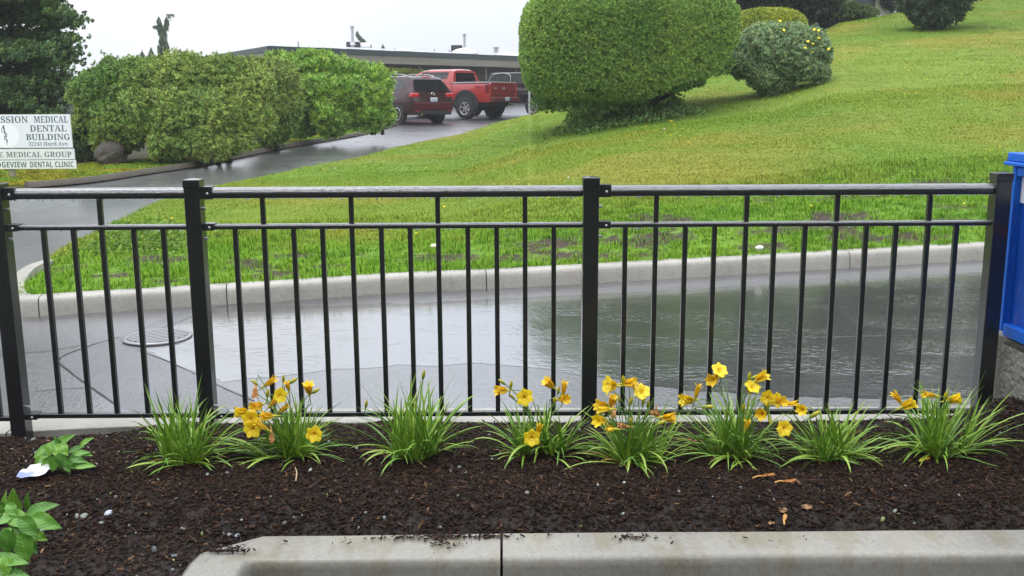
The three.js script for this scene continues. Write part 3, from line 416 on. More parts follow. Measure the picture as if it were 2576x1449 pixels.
lily({ seed: 108, base: [2368, 1150], n: 171, r0: 0.1, len: 0.33, lean: [0.25, 1.48], droop: [0.35, 1.4], dry: 9, label: 'daylily nearest the blue cabinet, rightmost clump, with long spreading leaves', extra: [[0.05, 0.45, 0.3, 1.1], [3.0, 0.5, 0.27, 1.5], [0.15, 0.25, 0.25, 1.2]], flowers: [[2282, 1019, 'half', 'uright', 'y'], [2259, 1004, 'tube', 'uleft', 'o'], [2343, 994, 'tube', 'left', 'o'], [2398, 1006, 'half', 'right', 'y'], [2378, 1002, 'bud', 'up']] });

const broadMap = (a) => tex(256, (u, v) => { const rib = Math.abs(Math.sin((v * 7 + Math.abs(u - 0.5) * 3.2) * Math.PI)), mid = smooth(0.045, 0.0, Math.abs(u - 0.5)), k = 0.85 + 0.22 * fbm(u * 14, v * 14, 3, 14, 241) + 0.06 * smooth(0.12, 0, rib) + 0.4 * mid; return a.map((c) => c * k); });
const broadMats = [[0.13, 0.33, 0.035], [0.095, 0.26, 0.03], [0.19, 0.41, 0.045]].map((c) => phys({ map: broadMap(c), roughness: 0.42, transmission: 0.18, thickness: 0, bumpMap: tex(128, (u, v) => Math.abs(Math.sin((v * 7 + Math.abs(u - 0.5) * 3.2) * Math.PI)), false), bumpScale: 0.0005 }));
function broadLeaf(len, wid, curl, fold) {
  return grid(6, 10, (s, t) => { const w = wid * Math.pow(Math.sin(Math.PI * Math.pow(clamp(t * 0.985 + 0.01), 0.72)), 0.9), x = (s - 0.5) * w; return V(x, len * t * (1 - 0.12 * curl * t), -curl * len * t * t * 0.5 + Math.abs(s - 0.5) * w * fold + 0.0015 * Math.sin(t * 12 + s * 5)); });
}
function leafyPlant(base, label, list, seed) { // list: tip px, tip py, distance nearer than the base, length, width
  const r = rng(seed), root = thing('leafy_shrub', label, 'plant', base); const st = std({ color: C(0.11, 0.16, 0.04), roughness: 0.7 });
  list.forEach(([px, py, dn, len, wid, bx, by], i) => {
    const d = -base.z - dn, tip = at(px, py, d).sub(root.position), foot = at(bx, by, d + 0.01 + 0.03 * r()).sub(root.position), dir = tip.clone().sub(foot); const L = dir.length(); dir.normalize();
    const m = part('leaf', broadLeaf(L * len, L * wid, 0.25 + 0.45 * r(), 0.22), broadMats[i % 3], root);
    const nz = V((r() - 0.5) * 0.7, 0.55 + 0.4 * r(), 0.75), x = dir.clone().cross(nz).normalize(), z = x.clone().cross(dir).normalize(); m.quaternion.setFromRotationMatrix(new THREE.Matrix4().makeBasis(x, dir, z)); m.position.copy(foot);
    if (i % 2 === 0) part('stem', tubeGeo([V((r() - 0.5) * 0.03, -0.01, 0), foot.clone().multiplyScalar(0.5).add(V(0, 0.01, -0.01)), foot], 0.0024, 8, 5), st, root);
  });
}
leafyPlant(hit(150, 1190, bedY), 'small shrub of pointed green leaves beside the white litter', [
  [175, 1092, -0.02, 1, 0.36, 138, 1120], [138, 1098, 0, 1, 0.4, 165, 1150], [228, 1098, -0.03, 1, 0.3, 200, 1122], [232, 1143, 0.0, 1, 0.26, 190, 1140], [205, 1118, -0.02, 1, 0.3, 172, 1138], [72, 1170, 0, 1, 0.5, 128, 1130], [76, 1150, 0.02, 1, 0.45, 122, 1122], [110, 1120, -0.03, 1, 0.5, 150, 1112], [100, 1188, 0.03, 1, 0.5, 125, 1150], [130, 1190, 0.05, 1, 0.6, 140, 1145], [175, 1192, 0.05, 1, 0.5, 160, 1150], [232, 1165, 0.03, 1, 0.36, 178, 1170], [220, 1130, 0, 1, 0.35, 180, 1145], [150, 1182, 0.06, 1, 0.6, 148, 1140], [118, 1150, 0.05, 1, 0.6, 128, 1112], [56, 1180, 0.02, 1, 0.7, 70, 1200], [190, 1180, 0.04, 1, 0.5, 168, 1160], [145, 1150, 0.05, 1, 0.7, 140, 1118], [95, 1140, 0.01, 1, 0.5, 130, 1140], [215, 1160, 0.02, 1, 0.4, 175, 1150], [168, 1145, 0.03, 1, 0.6, 152, 1115]], 31);
leafyPlant(hit(55, 1462, bedY), 'leafy shrub with large light green leaves at the lower left corner', [
  [148, 1325, 0.08, 1, 0.5, 78, 1300], [137, 1262, 0.02, 1, 0.34, 66, 1292], [28, 1238, 0, 1, 0.45, 40, 1300], [60, 1248, 0.0, 1, 0.34, 72, 1282], [98, 1352, 0.1, 1, 0.55, 48, 1300], [82, 1320, 0.08, 1, 0.5, 10, 1290], [70, 1418, 0.12, 1, 0.62, 50, 1340], [20, 1405, 0.14, 1, 0.6, 15, 1330], [-20, 1370, 0.12, 1, 0.5, 30, 1330], [66, 1410, 0.16, 1, 0.36, -20, 1405], [60, 1440, 0.18, 1, 0.4, -30, 1440], [118, 1360, 0.04, 1, 0.6, 85, 1340], [-10, 1260, 0, 1, 0.5, 25, 1300], [5, 1290, 0.06, 1, 0.5, 45, 1310], [45, 1380, 0.1, 1, 0.7, 30, 1320], [-20, 1320, 0.1, 1, 0.5, 30, 1300], [90, 1390, 0.05, 1, 0.6, 60, 1350], [10, 1460, 0.18, 1, 0.5, 20, 1400], [40, 1300, 0.07, 1, 0.6, 20, 1265], [62, 1340, 0.08, 1, 0.6, 40, 1300], [0, 1240, 0, 1, 0.4, 20, 1295]], 33);

// ---------------------------------------------------------------- small things lying on the mulch
function pebbleGeo(sd, sx, sy, sz) { const g = new THREE.IcosahedronGeometry(1, 3), p = g.attributes.position; for (let i = 0; i < p.count; i++) { const v = V(p.getX(i), p.getY(i), p.getZ(i)), k = 0.8 + 0.4 * fbm(v.x * 1.4 + sd, v.y * 1.4 + v.z * 1.1 + sd, 2, 1e6, sd); p.setXYZ(i, v.x * k * sx, v.y * k * sy, v.z * k * sz); } g.computeVertexNormals(); return toCreasedNormals(g, 0.5); }
const stoneMap = tex(128, (u, v) => 0.6 + 0.7 * fbm(u * 12, v * 12, 4, 12, 251));
for (const [px, py, w, c, label] of [
  [212, 1300, 17, [0.2, 0.23, 0.2], 'grey green pebble, largest in the mulch, left of a bluish stone'], [274, 1293, 17, [0.42, 0.46, 0.55], 'pale bluish stone in mulch, right of the large grey green pebble'],
  [291, 1250, 8, [0.22, 0.25, 0.26], 'small grey pebble above the pale bluish stone'], [255, 1316, 9, [0.2, 0.24, 0.2], 'small greenish pebble just below the pale bluish stone'], [461, 1331, 11, [0.23, 0.23, 0.18], 'flat olive pebble alone in the mulch between bluish stone and kerb corner'],
  [577, 1346, 10, [0.19, 0.19, 0.19], 'grey pebble at the mulch edge, left of a blue grey one, near kerb'], [598, 1348, 12, [0.22, 0.26, 0.33], 'blue grey pebble at the mulch edge above the kerb corner'], [440, 1400, 12, [0.1, 0.13, 0.15], 'dark slate pebble in mulch left of the kerb corner'],
  [811, 1296, 6, [0.33, 0.42, 0.38], 'tiny pale green pebble in open mulch below the bunched yellow flowers'], [1172, 1190, 7, [0.28, 0.32, 0.3], 'grey pebble beside the small hole in the mulch, upper of two'], [1185, 1197, 8, [0.33, 0.38, 0.35], 'pale pebble below the small hole in the mulch'],
  [1566, 1292, 9, [0.5, 0.58, 0.5], 'pale green flat chip of stone in open mulch near the kerb'], [1222, 1346, 5, [0.06, 0.1, 0.35], 'tiny blue fragment beside the kerb joint'], [2000, 1190, 9, [0.75, 0.8, 0.76], 'white flake lying above two withered orange blossoms'], [2391, 1197, 8, [0.66, 0.68, 0.52], 'cream flake on the mulch below the rightmost daylily'], [2490, 1110, 9, [0.6, 0.62, 0.4], 'pale yellow flake under the spreading leaves near the blue cabinet'],
]) { const p = hit(px, py, bedY), s = w * 2.95 / FPX / 2 * 1.25; const m = solo('pebble', pebbleGeo(px % 97, s * 1.25, s * (c[0] > 0.5 ? 0.25 : 0.75), s), std({ map: stoneMap, color: C(...c), roughness: 0.5 }), label, 'pebble'); m.position.copy(p); m.position.y += s * 0.15; m.rotation.y = px; }
for (const [px, py, rot, mat, label, sc] of [[1928, 1203, 0.1, peachMat, 'withered orange blossom on mulch, upper left of a close pair', 1], [1984, 1217, -0.1, peachMat, 'withered orange blossom on mulch, lower right of a close pair', 0.95], [1728, 1112, -0.5, peachMat, 'pale withered blossom in front of the fence, left of a second one', 0.8], [1766, 1114, 0.1, dryMat, 'brown withered blossom touching the leaves of the tallest flowering lily', 0.9], [1974, 1308, 1.2, peachMat, 'curled cream blossom lying near the front kerb by brown leaves', 0.9], [2330, 1160, 0.4, orangeMat, 'orange withered blossom at the foot of the rightmost daylily', 0.7], [2160, 1092, 0.2, dryMat, 'brown withered blossom between the two rightmost daylilies', 0.7]]) {
  const p = hit(px, py, bedY), r = rng(px), f = thing('fallen_blossom', label, 'blossom', [p.x, p.y + 0.008, p.z], rot), q = new THREE.Quaternion().setFromUnitVectors(V(0, 1, 0), V(1, 0.08, 0));
  for (let k = 0; k < 5; k++) { const m = part('petal', petalLib.wilt[k % 3][k % 2], mat, f); m.quaternion.copy(q).multiply(new THREE.Quaternion().setFromAxisAngle(V(0, 1, 0), k * 1.256)); m.scale.set(sc, 1.5 * sc, sc * 0.8); m.position.x = -0.02; }
  part('tube', tubeGeo([V(-0.05 * sc, -0.004, 0.004), V(-0.03 * sc, 0.001, 0), V(-0.015, 0, 0)], 0.003, 6, 6), mat, f);
}
const deadLeafMat = std({ color: C(0.25, 0.14, 0.06), roughness: 0.8 });
for (const [px, py, s, label] of [[1970, 1290, 0.032, 'crumpled brown leaf, left of two near the front kerb'], [2028, 1281, 0.03, 'crumpled tan leaf, right of two near the front kerb'], [1940, 1320, 0.022, 'small brown leaf scrap beside the curled cream blossom'], [742, 1196, 0.02, 'dry tan leaf scrap below the lily with bunched flowers'], [120, 1112, 0.018, 'small orange brown leaf behind the pointed leaved shrub']]) {
  const p = hit(px, py, bedY), r = rng(px * 3), m = solo('dead_leaf', grid(8, 8, (a, b) => { const x = (a - 0.5) * s * 1.5, z = (b - 0.5) * s * (1 - 0.5 * Math.abs(a - 0.5)), e = 1 - 0.4 * Math.hypot(a - 0.5, b - 0.5); return V(x * e, 0.5 * s * (fbm(a * 3 + px, b * 3, 2, 1e6, 5) - 0.2), z * e); }), deadLeafMat, label, 'leaf'); m.position.copy(p); m.position.y += 0.004; m.rotation.y = r() * 6;
}
{ // white litter
  const p = hit(84, 1202, bedY), g = thing('litter', 'crumpled white paper with a blue edge lying under the pointed leaved shrub', 'litter', [p.x, p.y + 0.012, p.z], 0.25);
  part('paper', grid(14, 10, (a, b) => V((a - 0.5) * 0.088 + b * 0.03, 0.022 * fbm(a * 3, b * 3, 2, 1e6, 7) + 0.018 * b, (0.5 - b) * 0.08)), std({ map: tex(128, (u, v) => { const s = smooth(0.3, 0.18, v + 0.12 * fbm(u * 6, v * 6, 2, 6, 9) - 0.06) * smooth(0.75, 0.4, u) * 0.8; return [lerp(0.75, 0.18, s), lerp(0.74, 0.24, s), lerp(0.74, 0.6, s)]; }), roughness: 0.6 }), g);
}
{ // the small hole next to the tallest lily is a dip of the bed; loose dry stalks
  const r = rng(5);
  for (const [x0, y0, x1, y1, label] of [[738, 1170, 744, 1215, 'bleached dry stalk lying below the lily with bunched flowers'], [775, 1162, 818, 1165, 'pale dry stalk lying right of the lily with bunched flowers'], [1665, 1225, 1700, 1160, 'reddish dry stalk lying in front of the lily right of the middle post'], [1694, 1203, 1712, 1172, 'thin tan stalk right of the reddish dry stalk']]) {
    const a = hit(x0, y0, bedY), b = hit(x1, y1, bedY), m = a.clone().lerp(b, 0.5).add(V(0.008, 0.006, 0)); a.y += 0.004; b.y += 0.006;
    solo('dry_stalk', tubeGeo([a, m, b], 0.0022, 10, 5), label.startsWith('reddish') ? std({ color: C(0.22, 0.1, 0.05), roughness: 0.8 }) : std({ color: C(0.5, 0.36, 0.22), roughness: 0.8 }), label, 'stalk');
  }
}
// ---------------------------------------------------------------- blue cabinet on a concrete wall at the right edge
{
  const D = 4.03, p0 = at(2515, 838, D), x0 = p0.x, yb = p0.y, yt = at(2549, 384, D).y;
  const w = thing('concrete_wall', 'low grey concrete wall with a rough patched face under the blue cabinet', 'wall', [x0, 0, -D]);
  const rough = phys({ map: concreteMap, bumpMap: concreteBump, bumpScale: 0.02, roughness: 0.7, color: C(0.62, 0.63, 0.64) }), dark = phys({ map: concreteMap, bumpMap: concreteBump, bumpScale: 0.01, roughness: 0.55, color: C(0.27, 0.265, 0.245) });
  part('block', box(0.9, yb + 0.4, 0.95, 0.452, (yb - 0.4) / 2 - 0.008, 0.35, 0.006), dark, w);
  part('render_coat', grid(20, 40, (s, t) => { const y = lerp(-0.3, yb - 0.03, t), zr = 0.045 + 0.035 * (1 - t) * 0 + 0.028 * (fbm(t * 9, 2, 4, 1e6, 261) - 0.5) + 0.03 * (t > 0.5 ? 0.5 : 0); return V(-0.014 + 0.006 * fbm(s * 7, t * 9, 3, 1e6, 263), y, lerp(zr, 0.86, s)); }, (v) => [v.y / 1.2, v.z / 1.2]), rough, w);
  part('render_edge', grid(1, 40, (s, t) => { const y = lerp(-0.3, yb - 0.03, t), zr = 0.045 + 0.028 * (fbm(t * 9, 2, 4, 1e6, 261) - 0.5) + 0.03 * (t > 0.5 ? 0.5 : 0); return V(s ? 0.004 : -0.012, y, zr); }), rough, w);
  const scuff = tex(256, (u, v) => { const k = 0.85 + 0.3 * fbm(u * 8, v * 8, 4, 8, 267), s = smooth(0.7, 0.78, fbm(u * 40, v * 12, 3, 1000, 269)) * 0.35; return [k * lerp(0.008, 0.3, s), k * lerp(0.17, 0.35, s), k * lerp(0.75, 0.5, s)]; }), blue = phys({ map: scuff, roughness: 0.45, specularIntensity: 0.5, color: C(0.8, 0.75, 0.8) }), blue2 = phys({ map: scuff, color: C(0.5, 0.45, 0.58), roughness: 0.4, specularIntensity: 0.5 });
  const c = thing('blue_cabinet', 'bright blue metal cabinet with framed panel and white notice, cut by the right edge', 'cabinet', [x0, yb, -D]), H = yt - yb;
  part('body', box(0.7, H - 0.06, 0.78, 0.375, H / 2 - 0.02, 0.39, 0.008), blue2, c);
  const fr = [box(0.04, H - 0.07, 0.026, 0.012, H / 2 - 0.02, 0.013, 0.004), box(0.04, 0.05, 0.71, 0.012, 0.026, 0.39, 0.004), box(0.04, 0.035, 0.71, 0.012, H - 0.075, 0.39, 0.004), box(0.04, H - 0.07, 0.035, 0.012, H / 2 - 0.02, 0.762, 0.004)];
  fr.forEach((g) => part('frame', g, blue, c));
  part('lid', merge([box(0.8, 0.036, 0.86, 0.385, H - 0.018, 0.39, 0.006), box(0.82, 0.016, 0.88, 0.385, H - 0.045, 0.39, 0.006)]), blue, c);
  const cv = document.createElement('canvas'); cv.width = 256; cv.height = 128; const k = cv.getContext('2d'); k.fillStyle = '#e6e8ee'; k.fillRect(0, 0, 256, 128); k.strokeStyle = '#8a93a8'; k.lineWidth = 5; k.beginPath(); k.ellipse(40, 90, 22, 34, 0.2, 2, 5.4); k.stroke();
  const ct = new THREE.CanvasTexture(cv); ct.colorSpace = THREE.SRGBColorSpace;
  const pl = new THREE.PlaneGeometry(0.6, 0.105).rotateY(-Math.PI / 2); pl.translate(0.019, H - 0.15, 0.328); part('notice', pl, std({ map: ct, roughness: 0.5 }), c);
  part('red_label', new THREE.PlaneGeometry(0.4, 0.03).rotateY(-Math.PI / 2).translate(0.021, H - 0.335, 0.335), std({ color: C(0.5, 0.06, 0.06), roughness: 0.5 }), c);
}

// ---------------------------------------------------------------- medical building sign
{
  const D = 17, L = -78, Rt = 193, P = (px, py) => at(px, py, D), mpp = (P(193, 340).x - P(0, 340).x) / 193;
  const o = P(0, 440), s = thing('sign_board', 'white three panel medical building sign on posts in front of the dark tree', 'sign', [o.x, o.y, -D]);
  const yOf = (py) => P(60, py).y - o.y, panel = (name, y0, y1, wpx, draw, bg, z) => {
    const cw = Math.round((wpx - L) * 5), ch = Math.round((y1 - y0) * 5), cv = document.createElement('canvas'); cv.width = cw; cv.height = ch; const k = cv.getContext('2d'); k.fillStyle = bg; k.fillRect(0, 0, cw, ch);
    const r = rng(y0); for (let i = 0; i < 70; i++) { k.fillStyle = `rgba(${120 + 40 * r()},${130 + 30 * r()},${100},${0.05 + 0.1 * r()})`; const x = r() * cw, y = r() < 0.6 ? ch - 14 * r() * r() : r() * ch; k.fillRect(x, y, 2 + 40 * r() * r(), 1 + 4 * r()); }
    const X = (p) => (p - L) * 5, Y = (p) => (p - y0) * 5;
    const text = (t, a, b, base, cap, font, col) => { k.save(); k.font = font.replace('#', 100); const m = k.measureText(t); const capH = 72; k.translate(X(a), Y(base)); k.scale((b - a) * 5 / m.width, cap * 5 / capH); k.fillStyle = col; k.fillText(t, 0, 0); k.restore(); };
    draw(k, X, Y, text);
    const t = new THREE.CanvasTexture(cv); t.colorSpace = THREE.SRGBColorSpace; t.anisotropy = 4;
    const w = (wpx - L) * mpp, h = yOf(y0) - yOf(y1), cx = (L + wpx) / 2 * mpp, cy = (yOf(y0) + yOf(y1)) / 2;
    const b = part(name, box(w, h, 0.03, cx, cy, z, 0.003), std({ color: C(0.72, 0.73, 0.72), roughness: 0.5 }), s);
    const f = new THREE.PlaneGeometry(w - 0.004, h - 0.004); f.translate(cx, cy, z + 0.0175); part('lettering', f, std({ map: t, roughness: 0.45 }), b);
  };
  const ink = '#4a5b5c';
  panel('panel', 288, 372, 191, (k, X, Y, text) => {
    text('MISSION', -13, 86, 308.5, 16.5, 'bold #px serif', ink); text('MEDICAL', 100, 187, 308.5, 16.5, 'bold #px serif', ink);
    text('DENTAL', 88, 181, 331, 16, 'bold #px serif', ink); text('BUILDING', 76, 188, 352.5, 15.5, 'bold #px serif', ink); text('32243 Hurd Ave.', 81, 184, 367, 9.5, 'bold #px serif', '#556566');
    k.fillStyle = '#f7f8fb'; k.beginPath(); k.ellipse(X(6 + 18), Y(340), 36 * 5, 31 * 5, 0, 0, 7); k.fill();
    k.strokeStyle = '#50575c'; k.lineCap = 'round'; for (let i = 0; i < 24; i++) { const t = i / 24; k.lineWidth = 15 * (1 - t) + 5; k.beginPath(); k.moveTo(X(6 + 16.5 + 5 * t), Y(316 + 48 * t)); k.lineTo(X(6 + 16.5 + 5 * (t + 0.045)), Y(316 + 48 * (t + 0.045))); k.stroke(); }
    k.lineWidth = 8; k.beginPath(); k.ellipse(X(6 + 15), Y(326), 19, 34, 0.1, 1.6, 5.2); k.stroke(); k.beginPath(); k.ellipse(X(6 + 20), Y(339), 16, 26, 0, -1.5, 1.5); k.stroke(); k.beginPath(); k.ellipse(X(6 + 18.5), Y(346), 12, 24, 0.2, 1.6, 4.6); k.stroke(); k.beginPath(); k.ellipse(X(6 + 21), Y(354), 10, 20, 0, -1.5, 1.5); k.stroke();
  }, '#e7ebee', 0);
  panel('panel', 374.5, 401.5, 194, (k, X, Y, text) => { text('THE', -28, 15, 395.5, 13.5, 'bold #px serif', '#5c6460'); text('MEDICAL', 22, 112, 395.5, 13.5, 'bold #px serif', '#5c6460'); text('GROUP', 118, 188, 395.5, 13.5, 'bold #px serif', '#5c6460'); }, '#e4e8e6', 0.002);
  panel('panel', 403, 425, 196, (k, X, Y, text) => { text('RIDGEVIEW', -22, 72, 421, 14.5, 'bold #px sans-serif', '#416350'); text('DENTAL', 79, 138, 421, 14.5, 'bold #px sans-serif', '#416350'); text('CLINIC', 143, 191, 421, 14.5, 'bold #px sans-serif', '#416350'); }, '#e9ece8', 0.004);
  const wood = std({ color: C(0.3, 0.29, 0.2), roughness: 0.85 });
  for (const px of [28, -62]) part('post', box(0.09, 1.7, 0.09, px * mpp, yOf(288) - 0.87, -0.062, 0.005), wood, s);
  for (const py of [310, 412]) part('batten', box(250 * mpp, 0.06, 0.03, 55 * mpp, yOf(py), -0.032, 0.003), wood, s);
}

// ---------------------------------------------------------------- foliage
function sprayGeo(n, len, wid, spread, sd, flat = 0.25) { // a sprig of folded leaves about +Y
  const r = rng(sd), pos = [], nor = [], ix = [];
  for (let i = 0; i < n; i++) {
    const az = r() * 6.283, el = spread * Math.sqrt(r()), d = V(Math.cos(az) * Math.sin(el), Math.cos(el), Math.sin(az) * Math.sin(el)), o = V((r() - 0.5), (r() - 0.5) * 0.8, (r() - 0.5)).multiplyScalar(len * 0.9);
    let s = V(r() - 0.5, (r() - 0.5) * flat, r() - 0.5).cross(d).normalize(); const l = len * (0.7 + 0.5 * r()), w = wid * (0.8 + 0.4 * r()), up = s.clone().cross(d).normalize();
    const a = o, b = o.clone().addScaledVector(d, l * 0.45).addScaledVector(s, w / 2).addScaledVector(up, w * 0.18), c = o.clone().addScaledVector(d, l), e = o.clone().addScaledVector(d, l * 0.45).addScaledVector(s, -w / 2).addScaledVector(up, w * 0.18);
    const k = pos.length / 3; for (const v of [a, b, c, e]) { pos.push(v.x, v.y, v.z); } ix.push(k, k + 1, k + 2, k, k + 2, k + 3);
  }
  const g = new THREE.BufferGeometry(); g.setAttribute('position', new THREE.Float32BufferAttribute(pos, 3)); g.setIndex(ix); g.computeVertexNormals(); return g;
}
function lumpPoint(L, r) { let v; do v = V(r() * 2 - 1, r() * 2 - 1, r() * 2 - 1); while (v.lengthSq() > 1 || v.lengthSq() < 0.01); v.normalize(); const e = v.y < 0 && L.e2 ? L.e2 : L.e ?? 2; if (e !== 2) { const k = Math.pow(Math.abs(v.x) ** e + Math.abs(v.y) ** e + Math.abs(v.z) ** e, -1 / e); v.multiplyScalar(k); } const n = V(Math.sign(v.x) * Math.abs(v.x) ** (e - 1) / L.r[0], Math.sign(v.y) * Math.abs(v.y) ** (e - 1) / L.r[1], Math.sign(v.z) * Math.abs(v.z) ** (e - 1) / L.r[2]).normalize(); return [v, n]; }
function crown(parent, lumps, n, o) { // sprigs spread over and inside a set of rounded lumps
  const r = rng(o.seed), list = [], areas = lumps.map((L) => Math.pow((L.r[0] * L.r[1]) ** 1.6 + (L.r[0] * L.r[2]) ** 1.6 + (L.r[1] * L.r[2]) ** 1.6, 1 / 1.6)), tot = areas.reduce((a, b) => a + b, 0);
  let guard = 0;
  while (list.length < n && guard++ < n * 6) {
    let q = r() * tot, i = 0; while (q > areas[i] && i < lumps.length - 1) q -= areas[i++];
    const L = lumps[i], [v, nn] = lumpPoint(L, r), dep = r() < (o.shoots ?? 0) ? 1.02 + 0.16 * r() : 1 - (o.depth ?? 0.3) * r() ** 1.6;
    const bump = 1 + (o.bump ?? 0.12) * (fbm(v.x * 2.2 + i * 7 + 20, v.y * 2.2 + v.z * 1.7 + 20, 3, 1e6, o.seed) - 0.5) * 2 + (o.fine ?? 0) * (fbm(v.x * (o.ff ?? 14) + 40, v.y * (o.ff ?? 14) + v.z * 9 + 40, 2, 1e6, o.seed + 1) - 0.5) * 2;
    const p = V(L.c[0] + v.x * L.r[0] * dep * bump, L.c[1] + v.y * L.r[1] * dep * bump, L.c[2] + v.z * L.r[2] * dep * bump);
    if (o.clip && !o.clip(p, nn)) continue;
    if (lumps.some((K, j) => j !== i && ((p.x - K.c[0]) / K.r[0]) ** 2 + ((p.y - K.c[1]) / K.r[1]) ** 2 + ((p.z - K.c[2]) / K.r[2]) ** 2 < 0.5)) continue;
    const dir = nn.clone().multiplyScalar(o.out ?? 1).add(V(0, o.up ?? 0.3, 0)).add(V(r() - 0.5, r() - 0.5, r() - 0.5).multiplyScalar(o.mess ?? 0.9)).normalize();
    const s = lerp(o.size[0], o.size[1], r());
    list.push([M4(p, quatY(dir).multiply(new THREE.Quaternion().setFromAxisAngle(V(0, 1, 0), r() * 6.28)), V(s, s, s)), o.col(p, nn, r, v, i)]);
  }
  const m = copies(o.name ?? 'foliage', o.geo, o.mat ?? leafMat, list, parent); m.userData.kind = 'stuff'; return m;
}
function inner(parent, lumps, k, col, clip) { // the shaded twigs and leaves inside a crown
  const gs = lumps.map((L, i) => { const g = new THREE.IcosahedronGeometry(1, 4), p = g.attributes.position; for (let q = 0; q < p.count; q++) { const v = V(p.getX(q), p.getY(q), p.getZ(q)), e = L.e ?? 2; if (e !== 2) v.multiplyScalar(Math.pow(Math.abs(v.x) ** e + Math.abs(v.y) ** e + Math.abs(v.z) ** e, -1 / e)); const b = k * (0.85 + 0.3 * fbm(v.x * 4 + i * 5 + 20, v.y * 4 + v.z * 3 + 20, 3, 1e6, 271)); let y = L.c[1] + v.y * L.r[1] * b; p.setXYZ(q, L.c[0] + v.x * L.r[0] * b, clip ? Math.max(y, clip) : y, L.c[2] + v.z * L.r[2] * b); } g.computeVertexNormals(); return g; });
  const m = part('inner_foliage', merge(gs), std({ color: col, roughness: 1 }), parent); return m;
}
const tone = (base, r, v = 0.35) => { const k = 1 + (r() - 0.5) * 2 * v, h = (r() - 0.5) * 0.25; return C(base[0] * k * (1 + h), base[1] * k, base[2] * k * (1 - h)); };
const mix3 = (a, b, t) => a.map((v, i) => lerp(v, b[i], clamp(t)));
const needle = sprayGeo(12, 0.03, 0.013, 1.1, 301), smallLeaf = sprayGeo(14, 0.05, 0.022, 1.25, 302), midLeaf = sprayGeo(14, 0.075, 0.032, 1.3, 303), rhodo = sprayGeo(12, 0.13, 0.042, 1.35, 304), treeLeaf = sprayGeo(16, 0.12, 0.075, 1.5, 305), farLeaf = sprayGeo(16, 0.2, 0.13, 1.6, 306);
const trunkGeo = (pts, r0, r1) => { const c = new THREE.CatmullRomCurve3(pts), n = 14; return grid(9, n, (s, t) => { const p = c.getPoint(t), q = c.getTangent(t), a = s * 6.2832, x = V(1, 0, 0).cross(q).normalize(), y = q.clone().cross(x), r = lerp(r0, r1, t) * (1 + 0.12 * Math.sin(a * 3 + t * 9)); return p.clone().addScaledVector(x, Math.cos(a) * r).addScaledVector(y, Math.sin(a) * r); }); };

